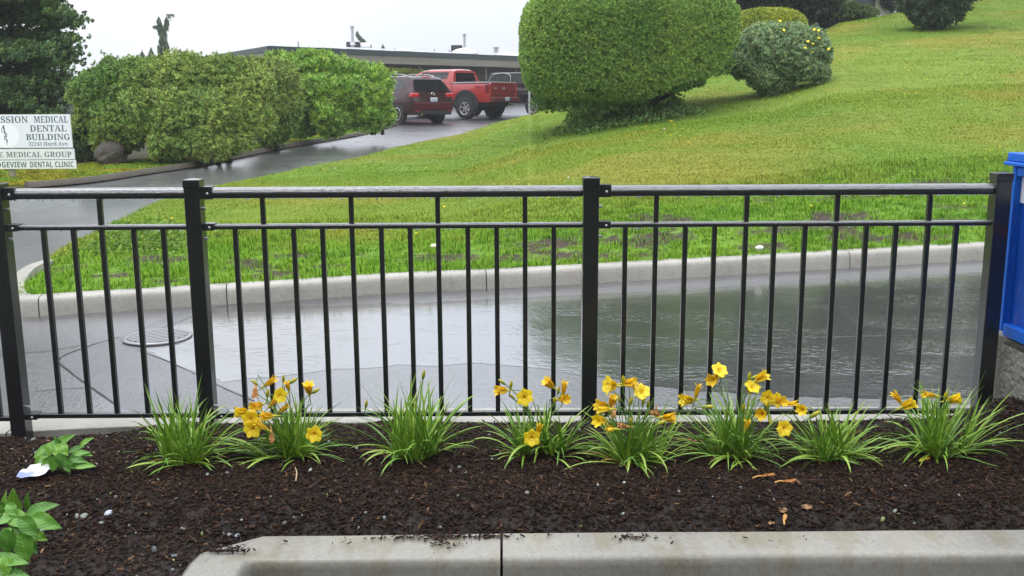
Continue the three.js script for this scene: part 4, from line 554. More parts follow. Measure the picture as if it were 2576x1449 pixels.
{ // the great clipped shrub on the bank
  const D = 19.2, base = at(1585, 292, D); base.y = lawnY(base.x, D) - 0.02;
  const a = at(1314, 180, D), b = at(1832, 180, D), top = at(1570, -16, D).y, w = (b.x - a.x) / 2 + 0.02, cx = (a.x + b.x) / 2 - base.x, low = at(1500, 262, D).y, cy = (top + low) / 2 - base.y, hy = (top - low) / 2 + 0.04;
  const t = thing('clipped_shrub', 'huge rounded clipped evergreen shrub with a flat top on the grass bank', 'shrub', base);
  const main = [{ c: [cx, cy + 0.06, 0], r: [w * 0.99, hy, 1.75], e: 4 }];
  // the underside rises to the right with the slope of the bank and is open round the stem
  const under = (x) => interp([[-w, 0.62], [-w * 0.75, 0.3], [-w * 0.25, 0.27], [0.15, 0.3], [w * 0.35, 0.62], [w * 0.72, 0.86], [w, 1.5]], x - cx);
  const fit = (p) => p.y > under(p.x) + 0.12 * (fbm(p.x * 5 + 20, p.z * 5 + 20, 2, 1e6, 281) - 0.5);
  crown(t, main, 88000, { seed: 41, geo: needle, size: [0.75, 1.3], depth: 0.09, bump: 0.02, fine: 0.024, ff: 26, mess: 0.9, up: 0.1, clip: (p) => fit(p) && fbm(p.x * 8 + 20, p.y * 8 + p.z * 5 + 20, 2, 1e6, 285) > 0.27, col: (p, n, r) => tone(mix3([0.22, 0.38, 0.08], [0.38, 0.53, 0.12], fbm(p.x * 1.5 + 9, p.y * 1.5 + p.z + 9, 3, 1e6, 283) * 1.4 - 0.2), r, 0.4) });
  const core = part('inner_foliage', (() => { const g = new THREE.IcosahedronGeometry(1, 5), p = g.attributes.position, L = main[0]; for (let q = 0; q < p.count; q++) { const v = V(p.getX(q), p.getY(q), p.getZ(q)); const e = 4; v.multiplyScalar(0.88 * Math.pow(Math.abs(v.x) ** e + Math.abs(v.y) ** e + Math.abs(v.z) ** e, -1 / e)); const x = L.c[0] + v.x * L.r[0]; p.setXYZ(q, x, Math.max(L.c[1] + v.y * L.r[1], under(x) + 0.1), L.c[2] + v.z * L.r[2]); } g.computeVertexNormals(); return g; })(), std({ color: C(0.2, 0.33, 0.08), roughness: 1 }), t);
  const r = rng(42), tw = []; for (let i = 0; i < 26; i++) { const az = r() * 6.28, e = 0.5 + 1.2 * r(); tw.push(trunkGeo([V(0.05 + 0.25 * (r() - 0.5), -0.1, 0.25 * (r() - 0.5)), V(0.05 + Math.cos(az) * e * 0.35, 0.2 + 0.2 * r(), Math.sin(az) * e * 0.35), V(0.05 + Math.cos(az) * e, 0.6 + 0.4 * r(), Math.sin(az) * e * 0.8)], 0.05, 0.015)); }
  part('stems', merge(tw), barkDark, t);
  // hanging skirts of foliage underneath
  const skirt = []; for (let i = 0; i < 16; i++) skirt.push({ c: [cx + lerp(-w * 0.75, w * 0.8, r()), 0, (r() - 0.3) * 1.5], r: [0.28 + 0.2 * r(), 0.12 + 0.1 * r(), 0.25] }); for (let i = 0; i < 9; i++) skirt.push({ c: [lerp(-1.0, 0.75, i / 8), 0, (r() - 0.4) * 0.7], r: [0.34, 0.2, 0.34], base: true }); skirt.forEach((s) => { s.c[1] = s.base ? lawnY(base.x + s.c[0], D - s.c[2]) - base.y + 0.16 : under(s.c[0]) + 0.04; });
  crown(t, skirt, 8200, { seed: 43, geo: needle, size: [1, 1.6], depth: 0.6, bump: 0.3, mess: 1.4, up: -0.3, col: (p, n, r) => tone([0.24, 0.4, 0.1], r, 0.4) });
}
{ // ground cover in the shade under it
  const c = at(1590, 305, 18.4), r = rng(44), list = []; for (let i = 0; i < 800; i++) { const x = c.x + (r() + r() + r() - 1.5) * 1.2, d = 18.7 + (r() + r() + r() - 1.5) * 0.8, y = lawnY(x, d); list.push([M4(V(x, y + 0.02 + 0.1 * r() * r(), -d), quatY(V(r() - 0.5, 1.2, r() - 0.5).normalize()), V(1, 1, 1).multiplyScalar(0.7 + 0.7 * r())), tone([0.16, 0.28, 0.06], r)]); }
  tag(copies('ground_cover', smallLeaf, leafMat, list), 'weedy ground cover in the shade below the clipped shrub', 'weeds', null, 'stuff');
}
{ // grey green shrub with yellow flowers
  const D = 19.6, base = at(1955, 246, D); base.y = lawnY(base.x, D) - 0.02; const t = thing('flowering_shrub', 'loose grey green rounded shrub dotted with yellow flowers on the lawn', 'shrub', base), m = D / FPX * 1.02, r = rng(51);
  const P = (px, py) => [(px - 1955) * m, (246 - py) * m];
  const lumps = []; for (const [px, py, rx, ry] of [[1955, 150, 95, 62], [1885, 150, 58, 42], [2020, 140, 55, 50], [1930, 110, 55, 34], [1985, 112, 52, 34], [2048, 160, 34, 40], [1870, 170, 46, 34], [1945, 205, 54, 34], [1905, 198, 36, 28], [2012, 184, 36, 26], [1945, 238, 34, 18], [2046, 195, 20, 26]]) { const [x, y] = P(px, py); lumps.push({ c: [x, y, (r() - 0.35) * 0.55], r: [rx * m, ry * m, Math.min(0.75, rx * m * 1.0)] }); }
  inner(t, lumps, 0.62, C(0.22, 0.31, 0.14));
  crown(t, lumps, 9500, { seed: 52, geo: smallLeaf, size: [0.7, 1.25], depth: 0.3, bump: 0.16, fine: 0.22, ff: 9, mess: 1.1, up: 0.35, col: (p, n, r) => tone(mix3([0.18, 0.28, 0.11], [0.36, 0.48, 0.24], fbm(p.x * 3 + 20, p.y * 3 + p.z * 2 + 20, 3, 1e6, 53) * 1.3 - 0.1), r, 0.35) });
  const fl = merge([0, 1, 2, 3, 4].map((k) => new THREE.SphereGeometry(0.024, 8, 5).scale(1, 0.3, 1).translate(0.026, 0, 0).rotateY(k * 1.257))), fm = std({ color: C(0.85, 0.7, 0.02), roughness: 0.6 });
  for (const [px, py] of [[1935, 77], [1944, 98], [2018, 96], [2029, 98], [2031, 115], [2004, 123], [2016, 128], [1998, 138], [2057, 140], [2016, 147], [1950, 153]]) { const [x, y] = P(px, py); const f = part('flower', fl, fm, t); f.position.set(x, y, 0.62 - 0.25 * Math.abs(x)); f.rotation.set(0.9, px, 0.2); f.scale.setScalar(0.62); }
}
{ // yellow green clipped shrub behind
  const D = 27.5, base = at(1926, 118, D); base.y = lawnY(base.x, D) - 0.05; const t = thing('clipped_shrub', 'low clipped yellow green shrub with a flat rounded top behind the flowering shrub', 'shrub', base), m = D / FPX * 1.03;
  const top = at(1926, 25, D).y - base.y, L = [{ c: [0, top / 2, 0], r: [91 * m, top / 2 + 0.02, 0.9], e: 3 }];
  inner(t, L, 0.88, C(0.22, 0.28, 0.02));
  crown(t, L, 13000, { seed: 61, geo: smallLeaf, size: [0.7, 1.1], depth: 0.08, bump: 0.03, fine: 0.03, mess: 0.8, up: 0.3, col: (p, n, r) => tone(mix3([0.25, 0.33, 0.02], [0.42, 0.46, 0.03], fbm(p.x * 2 + 20, p.y * 2 + p.z + 20, 3, 1e6, 63) * 1.3 - 0.1), r, 0.35) });
}
// hedge row along the drive
function hedge(name, label, D, lumpsPx, baseYpx, geo, n, size, colA, colB, seed, extra = {}) {
  const bx = lumpsPx.reduce((a, l) => a + l[0], 0) / lumpsPx.length, b = at(bx, baseYpx, D), t = thing(name, label, 'hedge', b), r = rng(seed);
  const lumps = lumpsPx.map(([px, py, rx, ry, dz = 0]) => { const p = at(px, py, D - dz), m = (D - dz) / FPX * 1.02; return { c: [p.x - b.x, p.y - b.y, p.z - b.z], r: [rx * m, ry * m, Math.min(1.1, (rx + ry) / 2 * m * 1.1)] }; });
  inner(t, lumps, 0.56, C(...mix3(colA, colB, 0.4)));
  crown(t, lumps, n, { seed, geo, size, shoots: 0.035, depth: 0.38, bump: 0.4, fine: 0.15, ff: 9, clip: (p) => fbm(p.x * 3 + 20, p.y * 3 + p.z * 2 + 20, 3, 1e6, seed + 7) > 0.35 || r() < 0.15, mess: 1, up: 0.45, col: (p, nn, r) => tone(mix3(colA, colB, (fbm(p.x * 1.6 + 20, p.y * 1.6 + p.z + 20, 3, 1e6, seed) - 0.5) * 1.8 + 0.35 + 0.35 * r()), r, 0.4), ...extra });
  const st = []; for (const l of lumps.filter((_, i) => i % 2 === 0)) st.push(trunkGeo([V(l.c[0] + 0.2 * (r() - 0.5), -0.15, l.c[2]), V(l.c[0], 0.4, l.c[2]), V(l.c[0] + 0.2 * (r() - 0.5), Math.max(0.5, l.c[1]), l.c[2])], 0.05, 0.02));
  part('stems', merge(st), barkDark, t); return t;
}
hedge('hedge', 'big olive green leafy hedge right of the sign, leftmost of the row', 20.5, [[255, 244, 62, 63], [320, 219, 80, 63], [400, 209, 90, 57.6], [480, 204, 90, 55.8], [560, 209, 80, 59.4], [620, 224, 62, 55.8], [240, 309, 48, 52.2], [310, 299, 70, 59.4, 0.4], [390, 289, 74, 63, 0.6], [470, 289, 76, 66.6, 0.7], [550, 294, 74, 66.6, 0.6], [620, 294, 56, 55.8, 0.3], [280, 354, 44, 36, 0.4], [430, 359, 58, 37.8, 1], [520, 359, 62, 37.8, 1], [590, 354, 50, 36, 0.6], [450, 169, 60, 23.4], [360, 181, 60, 23.4], [560, 171, 60, 25.2]], 405, midLeaf, 40000, [0.48, 0.9], [0.16, 0.3, 0.05], [0.34, 0.44, 0.09], 71);
hedge('hedge', 'narrow leafy hedge squeezed between the big olive hedge and the bright green rhododendron hedge', 23.5, [[690, 208, 54, 48], [700, 262, 52, 60], [690, 318, 50, 40], [655, 185, 46, 34], [660, 270, 44, 60]], 362, midLeaf, 8500, [0.5, 0.95], [0.16, 0.29, 0.05], [0.32, 0.42, 0.09], 72);
hedge('hedge', 'bright fresh green rhododendron hedge beside the maroon car, rightmost of the row', 26, [[715, 173, 52, 31.28], [770, 173, 60, 33.12], [830, 178, 56, 33.12], [890, 193, 52, 31.28], [940, 208, 44, 31.28], [740, 223, 50, 42.32, 0.3], [800, 233, 62, 47.84, 0.5], [870, 238, 60, 44.16, 0.5], [935, 253, 46, 40.48, 0.3], [760, 298, 40, 36.8, 0.2], [830, 293, 44, 40.48, 0.8], [920, 293, 42, 31.28, 0.5], [955, 288, 30, 22.08, 0.2], [700, 153, 30, 18.4], [780, 148, 40, 16.56]], 325, rhodo, 14500, [0.55, 1.1], [0.16, 0.32, 0.05], [0.36, 0.54, 0.08], 73);
hedge('hedge', 'low flat clipped hedge far behind, between the hedge row and the red pickup', 43, [[960, 190, 60, 14], [1020, 190, 50, 11], [1080, 192, 50, 10]], 215, midLeaf, 4200, [1, 1.6], [0.11, 0.13, 0.02], [0.25, 0.31, 0.03], 74, { bump: 0.05, fine: 0.04 });
hedge('undergrowth', 'dark low bushes behind and below the sign panels', 20.5, [[-60, 395, 60, 44], [30, 395, 60, 44], [110, 392, 60, 46], [180, 385, 46, 50], [215, 370, 30, 50]], 428, midLeaf, 5200, [0.8, 1.3], [0.06, 0.12, 0.03], [0.12, 0.19, 0.045], 75);
{ // boulder by the sign
  const b = at(276, 406, 19.6); b.y = vergeY(b.x, 19.6); const g = toCreasedNormals(new THREE.IcosahedronGeometry(1, 3), 0.35), bp = g.attributes.position; for (let i = 0; i < bp.count; i++) { const v = V(bp.getX(i), bp.getY(i), bp.getZ(i)), k = 0.62 + 0.7 * fbm(v.x * 1.3 + 9, v.y * 1.3 + v.z + 9, 3, 1e6, 19) + 0.12 * Math.round(3 * fbm(v.x * 3 + 9, v.y * 3 + v.z * 2 + 9, 2, 1e6, 23)) / 3; bp.setXYZ(i, v.x * k * 0.3, v.y * k * 0.27, v.z * k * 0.28); } g.computeVertexNormals(); const m = solo('boulder', g, std({ map: stoneMap, bumpMap: concreteBump, bumpScale: 0.03, color: C(0.085, 0.075, 0.06), roughness: 0.85 }), 'brown grey boulder at the foot of the hedge beside the sign', 'boulder'); m.position.set(b.x, b.y + 0.2, b.z);
}
{ // large dark tree at the left edge, in drooping tiers
  const D = 24, base = at(-70, 440, D); base.y = asphaltY(base.x, D) + 0.1; const t = thing('tree', 'large dark green layered tree filling the left edge behind the sign', 'tree', base), r = rng(81), m = D / FPX;
  part('trunk', trunkGeo([V(0, -0.3, 0), V(0.1, 4, 0), V(0, 9, 0.1)], 0.24, 0.07), barkDark, t);
  const list = [], br = [];
  const reach = (y) => interp([[0.6, 2.0], [1.4, 2.15], [2.2, 2.35], [3.0, 2.68], [3.6, 2.55], [4.4, 2.5], [6, 2.1], [8, 1.2], [9.4, 0.2]], y);
  for (let i = 0; i < 330; i++) {
    const y0 = lerp(0.7, 9.2, Math.pow(r(), 1.15)), az = r() * 6.283, R = reach(y0) * (0.79 + 0.22 * r()), a = V(0, y0 - 0.35, 0), e = V(Math.cos(az) * R, y0 + 0.1 - 0.12 * R, Math.sin(az) * R), mid = a.clone().lerp(e, 0.55).add(V(0, 0.18, 0));
    if (i % 4 === 0) br.push(trunkGeo([a, mid, e], 0.03, 0.006));
    const nS = Math.round(75 + 58 * R);
    for (let k = 0; k < nS; k++) { const u = 0.25 + 0.78 * Math.sqrt(r()), q = u < 0.55 ? a.clone().lerp(mid, u / 0.55) : mid.clone().lerp(e, (u - 0.55) / 0.45), sp = 0.42 * u; const p = q.add(V((r() - 0.5) * sp * 2, (r() - 0.5) * 0.3 - 0.05, (r() - 0.5) * sp * 2)); list.push([M4(p, quatY(V(Math.cos(az) + (r() - 0.5), -0.35 + 0.5 * (r() - 0.5), Math.sin(az) + (r() - 0.5)).normalize()), V(1, 1, 1).multiplyScalar(0.46 + 0.36 * r())), tone(mix3([0.06, 0.14, 0.04], [0.17, 0.29, 0.06], r() * 0.9), r, 0.35)]); }
  }
  part('branches', merge(br), barkDark, t); const c = copies('crown', treeLeaf, leafMat, list, t); c.userData.kind = 'stuff';
}
function roundTree(name, label, base, h, w, n, colA, colB, seed, o = {}) {
  const t = thing(name, label, 'tree', base), r = rng(seed), lumps = [], lo = o.low ?? 0.25;
  for (let i = 0; i < (o.lumps ?? 14); i++) { const a = r() * 6.28, q = r(), y = lerp(lo, 0.88, q) * h, R = w * 0.5 * Math.sin(Math.PI * clamp(0.2 + 0.7 * q)) * 0.75; lumps.push({ c: [Math.cos(a) * R * r() ** 0.5, y, Math.sin(a) * R * r() ** 0.5], r: [w * (0.2 + 0.12 * r()), h * (0.1 + 0.06 * r()), w * (0.2 + 0.12 * r())] }); }
  part('trunk', trunkGeo([V(0, -0.4, 0), V(0.05, h * 0.3, 0), V(0, h * 0.8, 0)], w * 0.035 + 0.03, 0.03), barkDark, t);
  inner(t, lumps, 0.7, C(...mix3(colA, colB, 0.4)));
  crown(t, lumps, n, { name: 'crown', seed, geo: o.geo ?? farLeaf, size: o.size ?? [0.7, 1.2], depth: 0.35, bump: 0.2, mess: 1.2, up: 0.2, col: (p, nn, r) => tone(mix3(colA, colB, r()), r, 0.35) });
  return t;
}
{
  const place = (px, D, lift = -0.1) => { const x = (px - PW / 2) / FPX * D; return V(x, lawnY(x, D) + lift, -D); };
  roundTree('tree', 'dark leafy tree behind the clipped shrubs, its top above the frame, left of the crest', place(1835, 35), 9, 4.4, 3600, [0.03, 0.07, 0.02], [0.06, 0.12, 0.03], 91, { low: 0.1 });
  roundTree('tree', 'dark conifer like tree above the yellow green clipped shrub', place(1960, 36), 11, 4.2, 3800, [0.016, 0.035, 0.014], [0.035, 0.07, 0.022], 92, { low: 0.08 });
  roundTree('tree', 'tall dark tree at the hill crest right of the pale foliage', place(2235, 44), 11, 4.8, 3000, [0.014, 0.03, 0.014], [0.03, 0.06, 0.022], 93, { low: 0.12 });
  roundTree('tree', 'tall tree behind the clipped shrub, hidden but for its reflection', place(1600, 37), 12, 6, 2600, [0.02, 0.045, 0.016], [0.05, 0.09, 0.03], 94, { low: 0.15 });
  roundTree('tree', 'broad tree over the hill top beyond the upper frame edge', place(2480, 47), 12, 7, 2600, [0.02, 0.045, 0.016], [0.05, 0.09, 0.03], 95, { low: 0.2 });
  roundTree('tree', 'tree at the hill crest between the white house and the tall dark tree', place(2150, 48), 13, 6, 2600, [0.02, 0.045, 0.016], [0.05, 0.09, 0.03], 98, { low: 0.45 });
  roundTree('tree', 'tree at the hill crest right of the broad tree, above the frame', place(2760, 46), 12, 7, 2000, [0.02, 0.045, 0.016], [0.05, 0.09, 0.03], 99, { low: 0.2 });
  roundTree('tree', 'tall tree beyond the yellow green shrub, above the frame', place(1760, 44), 13, 7, 2400, [0.02, 0.045, 0.016], [0.05, 0.09, 0.03], 100, { low: 0.3 });
  roundTree('shrub', 'light green leafy shrub in front of a white house at the crest', place(2085, 38), 1.5, 3.2, 1700, [0.06, 0.11, 0.025], [0.2, 0.27, 0.06], 96, { low: 0.15, geo: midLeaf, size: [1.2, 2] });
  const hs = place(2105, 47); const h = thing('white_house', 'white house glimpsed through leaves at the hill crest', 'house', hs); part('wall', box(3.4, 3, 3, 0, 1.2, 0), std({ color: C(0.75, 0.76, 0.78), roughness: 0.8 }), h); part('roof', (() => { const s = new THREE.Shape([new THREE.Vector2(-2, 0), new THREE.Vector2(2, 0), new THREE.Vector2(0, 1.2)]); return new THREE.ExtrudeGeometry(s, { depth: 3.4, bevelEnabled: false }).translate(0, 2.7, -1.7); })(), std({ color: C(0.12, 0.12, 0.13), roughness: 0.9 }), h); part('window', box(0.9, 0.9, 0.06, 0.3, 1.3, 1.51), std({ color: C(0.05, 0.06, 0.07), roughness: 0.2 }), h);
  const b = hit(2368, 72, lawnY, 12); roundTree('tree', 'small dark green tree standing alone on the lawn at the upper right', b, 2.8, 2.3, 3000, [0.03, 0.06, 0.025], [0.07, 0.12, 0.045], 97, { low: 0.13, geo: midLeaf, size: [1.1, 1.9], lumps: 22 });
}
{ // weeping conifers beyond the hedge and the building
  const weeping = (label, px, py, D, h, lean, seed, fork) => {
    const top = at(px, py, D), b = V(top.x, top.y - h, top.z), t = thing('weeping_conifer', label, 'tree', b), r = rng(seed), list = [];
    const tips = fork ? [[-0.1, h * 0.9], [0.24, h]] : [[lean, h]], ax = (y, k) => tips[k][0] * smooth(h * 0.8, h, y) ;
    tips.forEach((tp, k) => part('trunk', trunkGeo([V(0, 0, 0), V(ax(h * 0.5, k), h * 0.5, 0), V(tp[0], tp[1], 0)], 0.06, 0.012), barkDark, t));
    for (let i = 0; i < 1500; i++) { const k = r() < 0.5 ? 0 : tips.length - 1, y = h * Math.pow(r(), 0.8), wd = (0.04 + 0.29 * smooth(h, h * 0.55, y)) * Math.min(1, h / 3), a = r() * 6.28, q = Math.sqrt(r()); list.push([M4(V(ax(y, k) + Math.cos(a) * wd * q, Math.min(y, h) - 0.1, Math.sin(a) * wd * q), quatY(V((r() - 0.5) * 0.5 + 0.25 * Math.cos(a), -1, (r() - 0.5) * 0.5).normalize()), V(0.7, 2.1 + r(), 0.7)), tone([0.13, 0.18, 0.11], r, 0.3)]); }
    if (fork) for (let i = 0; i < 60; i++) { const k = i % 2; list.push([M4(V(tips[k][0] + (k ? 1 : -1) * 0.28 * r(), tips[k][1] + 0.05 - 0.3 * r() * r(), 0), quatY(V(k ? 0.8 : -0.8, -0.6, 0).normalize()), V(0.5, 1.4, 0.5)), tone([0.13, 0.18, 0.11], r, 0.3)]); }
    copies('crown', needle2, leafMat, list, t).userData.kind = 'stuff';
  };
  const needle2 = sprayGeo(10, 0.09, 0.03, 0.7, 307);
  weeping('tall narrow weeping conifer with a forked tip above the left hedge', 405, 38, 46, 5, 0, 101, true);
  weeping('small leaning weeping conifer top behind the roof vents', 918, 76, 66, 4, -0.5, 103, false);
  weeping('small conifer tip just left of the forked weeping conifer', 377, 118, 44, 1.6, 0.04, 104, false); weeping('pale conifer tip left of the small tip above the hedge', 360, 125, 45, 1.5, -0.05, 105, false); weeping('tiny conifer tip above the roof between flue pipe and skylight', 961, 110, 68, 1.8, 0.05, 106, false);
  // trees down in the valley beyond the sign, pale with distance
  for (const [px, py, D, h, w, sd, l] of [[175, 215, 120, 16, 12, 111, 'far off tree showing between the dark tree and the hedge'], [230, 260, 150, 14, 16, 112, 'far off tree mostly hidden by the hedge']]) { const p = at(px, py, D); p.y -= h; roundTree('distant_tree', l, p, h, w, 1500, [0.03, 0.07, 0.02], [0.06, 0.12, 0.03], sd, { low: 0.2, size: [2.5, 4] }); }
}

// ---------------------------------------------------------------- flat roofed building
{
  const y0 = 3.92, K = (px, d) => V((px - PW / 2) / FPX * d, 0, -d), a = K(560, 57), b = K(697, 47.9), c = K(1302, 60.5), e = c.clone().lerp(b, -0.35);
  const g = thing('building', 'long low flat roofed building with dark green roof edge behind the parked vehicles', 'building', b), L = (v) => v.clone().sub(b);
  const wall = (p, q, ya, yb, th, mat, name, out = 0) => { const u = L(p), v = L(q), len = u.distanceTo(v), m = u.clone().lerp(v, 0.5), ang = Math.atan2(-(v.z - u.z), v.x - u.x); const gg = box(len, yb - ya, th, 0, (ya + yb) / 2, out); gg.rotateY(ang); gg.translate(m.x, 0, m.z); return part(name, gg, mat, g); };
  const beige = std({ map: concreteMap, color: C(0.62, 0.63, 0.58), roughness: 0.7 }), green = std({ color: C(0.035, 0.055, 0.058), roughness: 0.5 }), brick = std({ color: C(0.075, 0.055, 0.05), roughness: 0.9 }), glass = phys({ color: C(0.03, 0.035, 0.04), roughness: 0.08 }), roofM = phys({ color: C(0.3, 0.31, 0.33), roughness: 0.3 });
  const inset = 1.1;
  for (const [p, q] of [[a, b], [b, e]]) {
    wall(p, q, y0 - 0.27, y0 - 0.03, 0.12, green, 'roof_edge', 0.03); wall(p, q, y0 - 0.68, y0 - 0.272, 0.1, beige, 'fascia');
    wall(p, q, y0 - 0.71, y0 - 0.68, 2.2, std({ color: C(0.1, 0.09, 0.085), roughness: 0.9 }), 'soffit', -1.1); wall(p, q, 0, y0 - 0.71, 0.25, brick, 'wall', -inset);
  }
  const n = 9; for (let i = 0; i < n; i++) { const p = b.clone().lerp(e, (i + 0.15) / n), q = b.clone().lerp(e, (i + 0.6) / n); if (i > 1) { wall(p, q, 1.6, 2.75, 0.06, glass, 'window', -inset + 0.14); } wall(b.clone().lerp(e, (i + 0.75) / n), b.clone().lerp(e, (i + 0.77) / n), 0, y0 - 0.71, 0.14, beige, 'pillar', -0.3); }
  const rs = new THREE.Shape([a, b, e, e.clone().add(V(-9, 0, -16)), a.clone().add(V(4, 0, -22))].map((v) => { const q = L(v); return new THREE.Vector2(q.x, -q.z); }));
  const rg = new THREE.ShapeGeometry(rs); rg.rotateX(-Math.PI / 2); rg.translate(0, y0, 0); part('roof', rg, roofM, g);
  const up = part('roof_slope', grid(30, 4, (s, t) => { const p = L(b.clone().lerp(e, 0.12 + 0.86 * s)); return V(p.x - t * 1.6, y0 + 0.01 + t * 0.28 * smooth(0, 0.15, s), p.z - t * 2.6); }), roofM, g);
  void up;
  const roofAt = (px, py, d) => { const p = at(px, py, d + 2.2); return L(p).setY(p.y); };
  const metal = std({ color: C(0.55, 0.56, 0.58), metalness: 0.7, roughness: 0.35 }), darkM = std({ color: C(0.05, 0.045, 0.045), roughness: 0.8 }), dome = phys({ color: C(0.8, 0.82, 0.84), roughness: 0.25 });
  const m = 54 / FPX;
  for (const [px, yt, yb, d] of [[885.5, 66, 112, 54], [1168, 86, 124, 58]]) { const t = roofAt(px, yt, d), bt = roofAt(px, yb + 8, d); part('flue_pipe', merge([new THREE.CylinderGeometry(0.085, 0.085, t.y - bt.y, 14).translate(t.x, (t.y + bt.y) / 2, t.z), new THREE.CylinderGeometry(0.15, 0.15, 0.035, 14).translate(t.x, t.y - 0.01, t.z), new THREE.CylinderGeometry(0.13, 0.13, 0.03, 14).translate(t.x, t.y - 0.09, t.z), new THREE.CylinderGeometry(0.12, 0.16, 0.14, 14).translate(t.x, bt.y + 0.22, t.z)]), metal, g); }
  for (const [px, yt, yb, w, d] of [[886, 105, 126, 33, 54.5], [1148, 113, 138, 30, 58.5]]) { const t = roofAt(px, yt, d), bt = roofAt(px, yb + 6, d); part('roof_unit', box(w * m, t.y - bt.y, 0.6, t.x, (t.y + bt.y) / 2, t.z - 0.4, 0.02), darkM, g); }
  for (const [px, yt, yb, d] of [[750, 104, 115, 50], [1071, 127, 137, 56], [1093, 124, 134, 57], [1131, 125, 137, 57], [993, 122, 130, 55]]) { const t = roofAt(px, yt, d), bt = roofAt(px, yb + 6, d); part('vent_pipe', new THREE.CylinderGeometry(0.045, 0.045, t.y - bt.y, 10).translate(t.x, (t.y + bt.y) / 2, t.z), galvanised, g); }
  { const t = roofAt(921, 118, 55); part('barrel_vent', merge([new THREE.CylinderGeometry(0.24, 0.24, 0.55, 18, 1).rotateZ(Math.PI / 2).translate(t.x, t.y, t.z), box(0.55, 0.5, 0.4, t.x, t.y - 0.3, t.z)]), dome, g); part('vent_mouth', new THREE.CylinderGeometry(0.15, 0.15, 0.02, 16).rotateZ(Math.PI / 2).translate(t.x + 0.285, t.y, t.z), darkM, g); const s = roofAt(1195, 133, 58); part('barrel_vent', new THREE.CylinderGeometry(0.2, 0.2, 0.3, 16).rotateX(Math.PI / 2).translate(s.x, s.y - 0.05, s.z), metal, g); }
  for (const [px, py, w, h, d, cb] of [[1009, 123, 66, 7, 56, 0.22], [1168, 121, 72, 15, 57.5, 0.14], [1275, 132, 74, 10, 59.5, 0.2]]) { const t = roofAt(px, py, d), W = w * m; part('skylight', new THREE.SphereGeometry(0.5, 20, 10, 0, 6.2832, 0, Math.PI / 2).scale(W, h * m * 2, 0.9).translate(t.x, t.y - h * m, t.z), dome, g); part('skylight_kerb', box(W * 1.02, cb + 0.2, 1, t.x, t.y - h * m - (cb + 0.2) / 2 - 0.003, t.z, 0.02), darkM, g); }
  { const t = roofAt(1248, 118, 60); part('cowl', merge([new THREE.CylinderGeometry(0.14, 0.14, 0.3, 12).translate(t.x, t.y - 0.2, t.z), new THREE.CylinderGeometry(0.2, 0.2, 0.1, 12).translate(t.x, t.y - 0.05, t.z), new THREE.ConeGeometry(0.16, 0.1, 12).translate(t.x, t.y + 0.05, t.z)]), galvanised, g); }
}
{ const p = at(1332, 290, 30); p.y = lawnY(p.x, Math.min(26, -p.z)) - 0.5; solo('sign_post', merge([new THREE.CylinderGeometry(0.035, 0.035, 2.0, 10).translate(0, 0.9, 0), new THREE.SphereGeometry(0.035, 10, 6).translate(0, 1.9, 0)]), galvanised, 'thin grey metal post at the edge of the car park under the clipped shrub', 'post').position.copy(p); }
{ // the building at the photographer's back, whose wall keeps half of the sky from the near side of kerb and fence
  const g = thing('shop_front', 'grey rendered building with a flat canopy standing behind the viewpoint', 'building', [0, -0.35, 3.2]), w = std({ map: concreteMap, color: C(0.5, 0.48, 0.45), roughness: 0.8 }), gl = phys({ color: C(0.03, 0.035, 0.04), roughness: 0.08 });
  part('wall', box(16, 5.4, 0.3, 0, 2.7, 0.15), w, g); part('canopy', box(16, 0.25, 1.6, 0, 3.6, -0.79, 0.02), w, g); for (let i = -2; i <= 2; i++) { const f = part('window', box(2.2, 2, 0.06, i * 3, 1.7, -0.02, 0.01), std({ color: C(0.1, 0.1, 0.1), roughness: 0.5 }), g); part('pane', box(2.05, 1.85, 0.02, i * 3, 1.7, -0.055), gl, f); }
}
// ---------------------------------------------------------------- vehicles: +x is forward, +z the right hand side
function loft(st) { // half sections [w, y] from sill to roof line, for stations along x
  const m = st[0][1].length, ring = (s) => [...s[1].map(([w, y]) => V(s[0], y, w)), ...s[1].slice().reverse().map(([w, y]) => V(s[0], y, -w))];
  const rings = st.map(ring), n = 2 * m, pos = [], ix = []; rings.forEach((r) => r.forEach((v) => pos.push(v.x, v.y, v.z)));
  for (let i = 0; i + 1 < rings.length; i++) for (let k = 0; k < n; k++) { const a = i * n + k, b = i * n + (k + 1) % n, c = a + n, d = b + n; ix.push(a, b, d, a, d, c); }
  for (const i of [0, rings.length - 1]) for (let k = 1; k + 1 < n; k++) ix.push(i * n, i * n + k, i * n + k + 1);
  const g = new THREE.BufferGeometry(); g.setAttribute('position', new THREE.Float32BufferAttribute(pos, 3)); g.setIndex(ix); g.computeVertexNormals(); return toCreasedNormals(g, 0.55);
}
const halfW = (st, x, y) => { let i = 1; while (i < st.length - 1 && st[i][0] < x) i++; const f = (s) => { let j = 1; while (j < s.length - 1 && s[j][1] < y) j++; const t = clamp((y - s[j - 1][1]) / (s[j][1] - s[j - 1][1] || 1)); return lerp(s[j - 1][0], s[j][0], t); }; return lerp(f(st[i - 1][1]), f(st[i][1]), clamp((x - st[i - 1][0]) / (st[i][0] - st[i - 1][0] || 1))); };
function sidePanel(st, poly, side, lift = 0.006) { const g = new THREE.ShapeGeometry(new THREE.Shape(poly.map(([x, y]) => new THREE.Vector2(x, y)))), p = g.attributes.position; for (let i = 0; i < p.count; i++) { const x = p.getX(i), y = p.getY(i); p.setXYZ(i, x, y, side * (halfW(st, x, y) + lift)); } g.computeVertexNormals(); return g; }
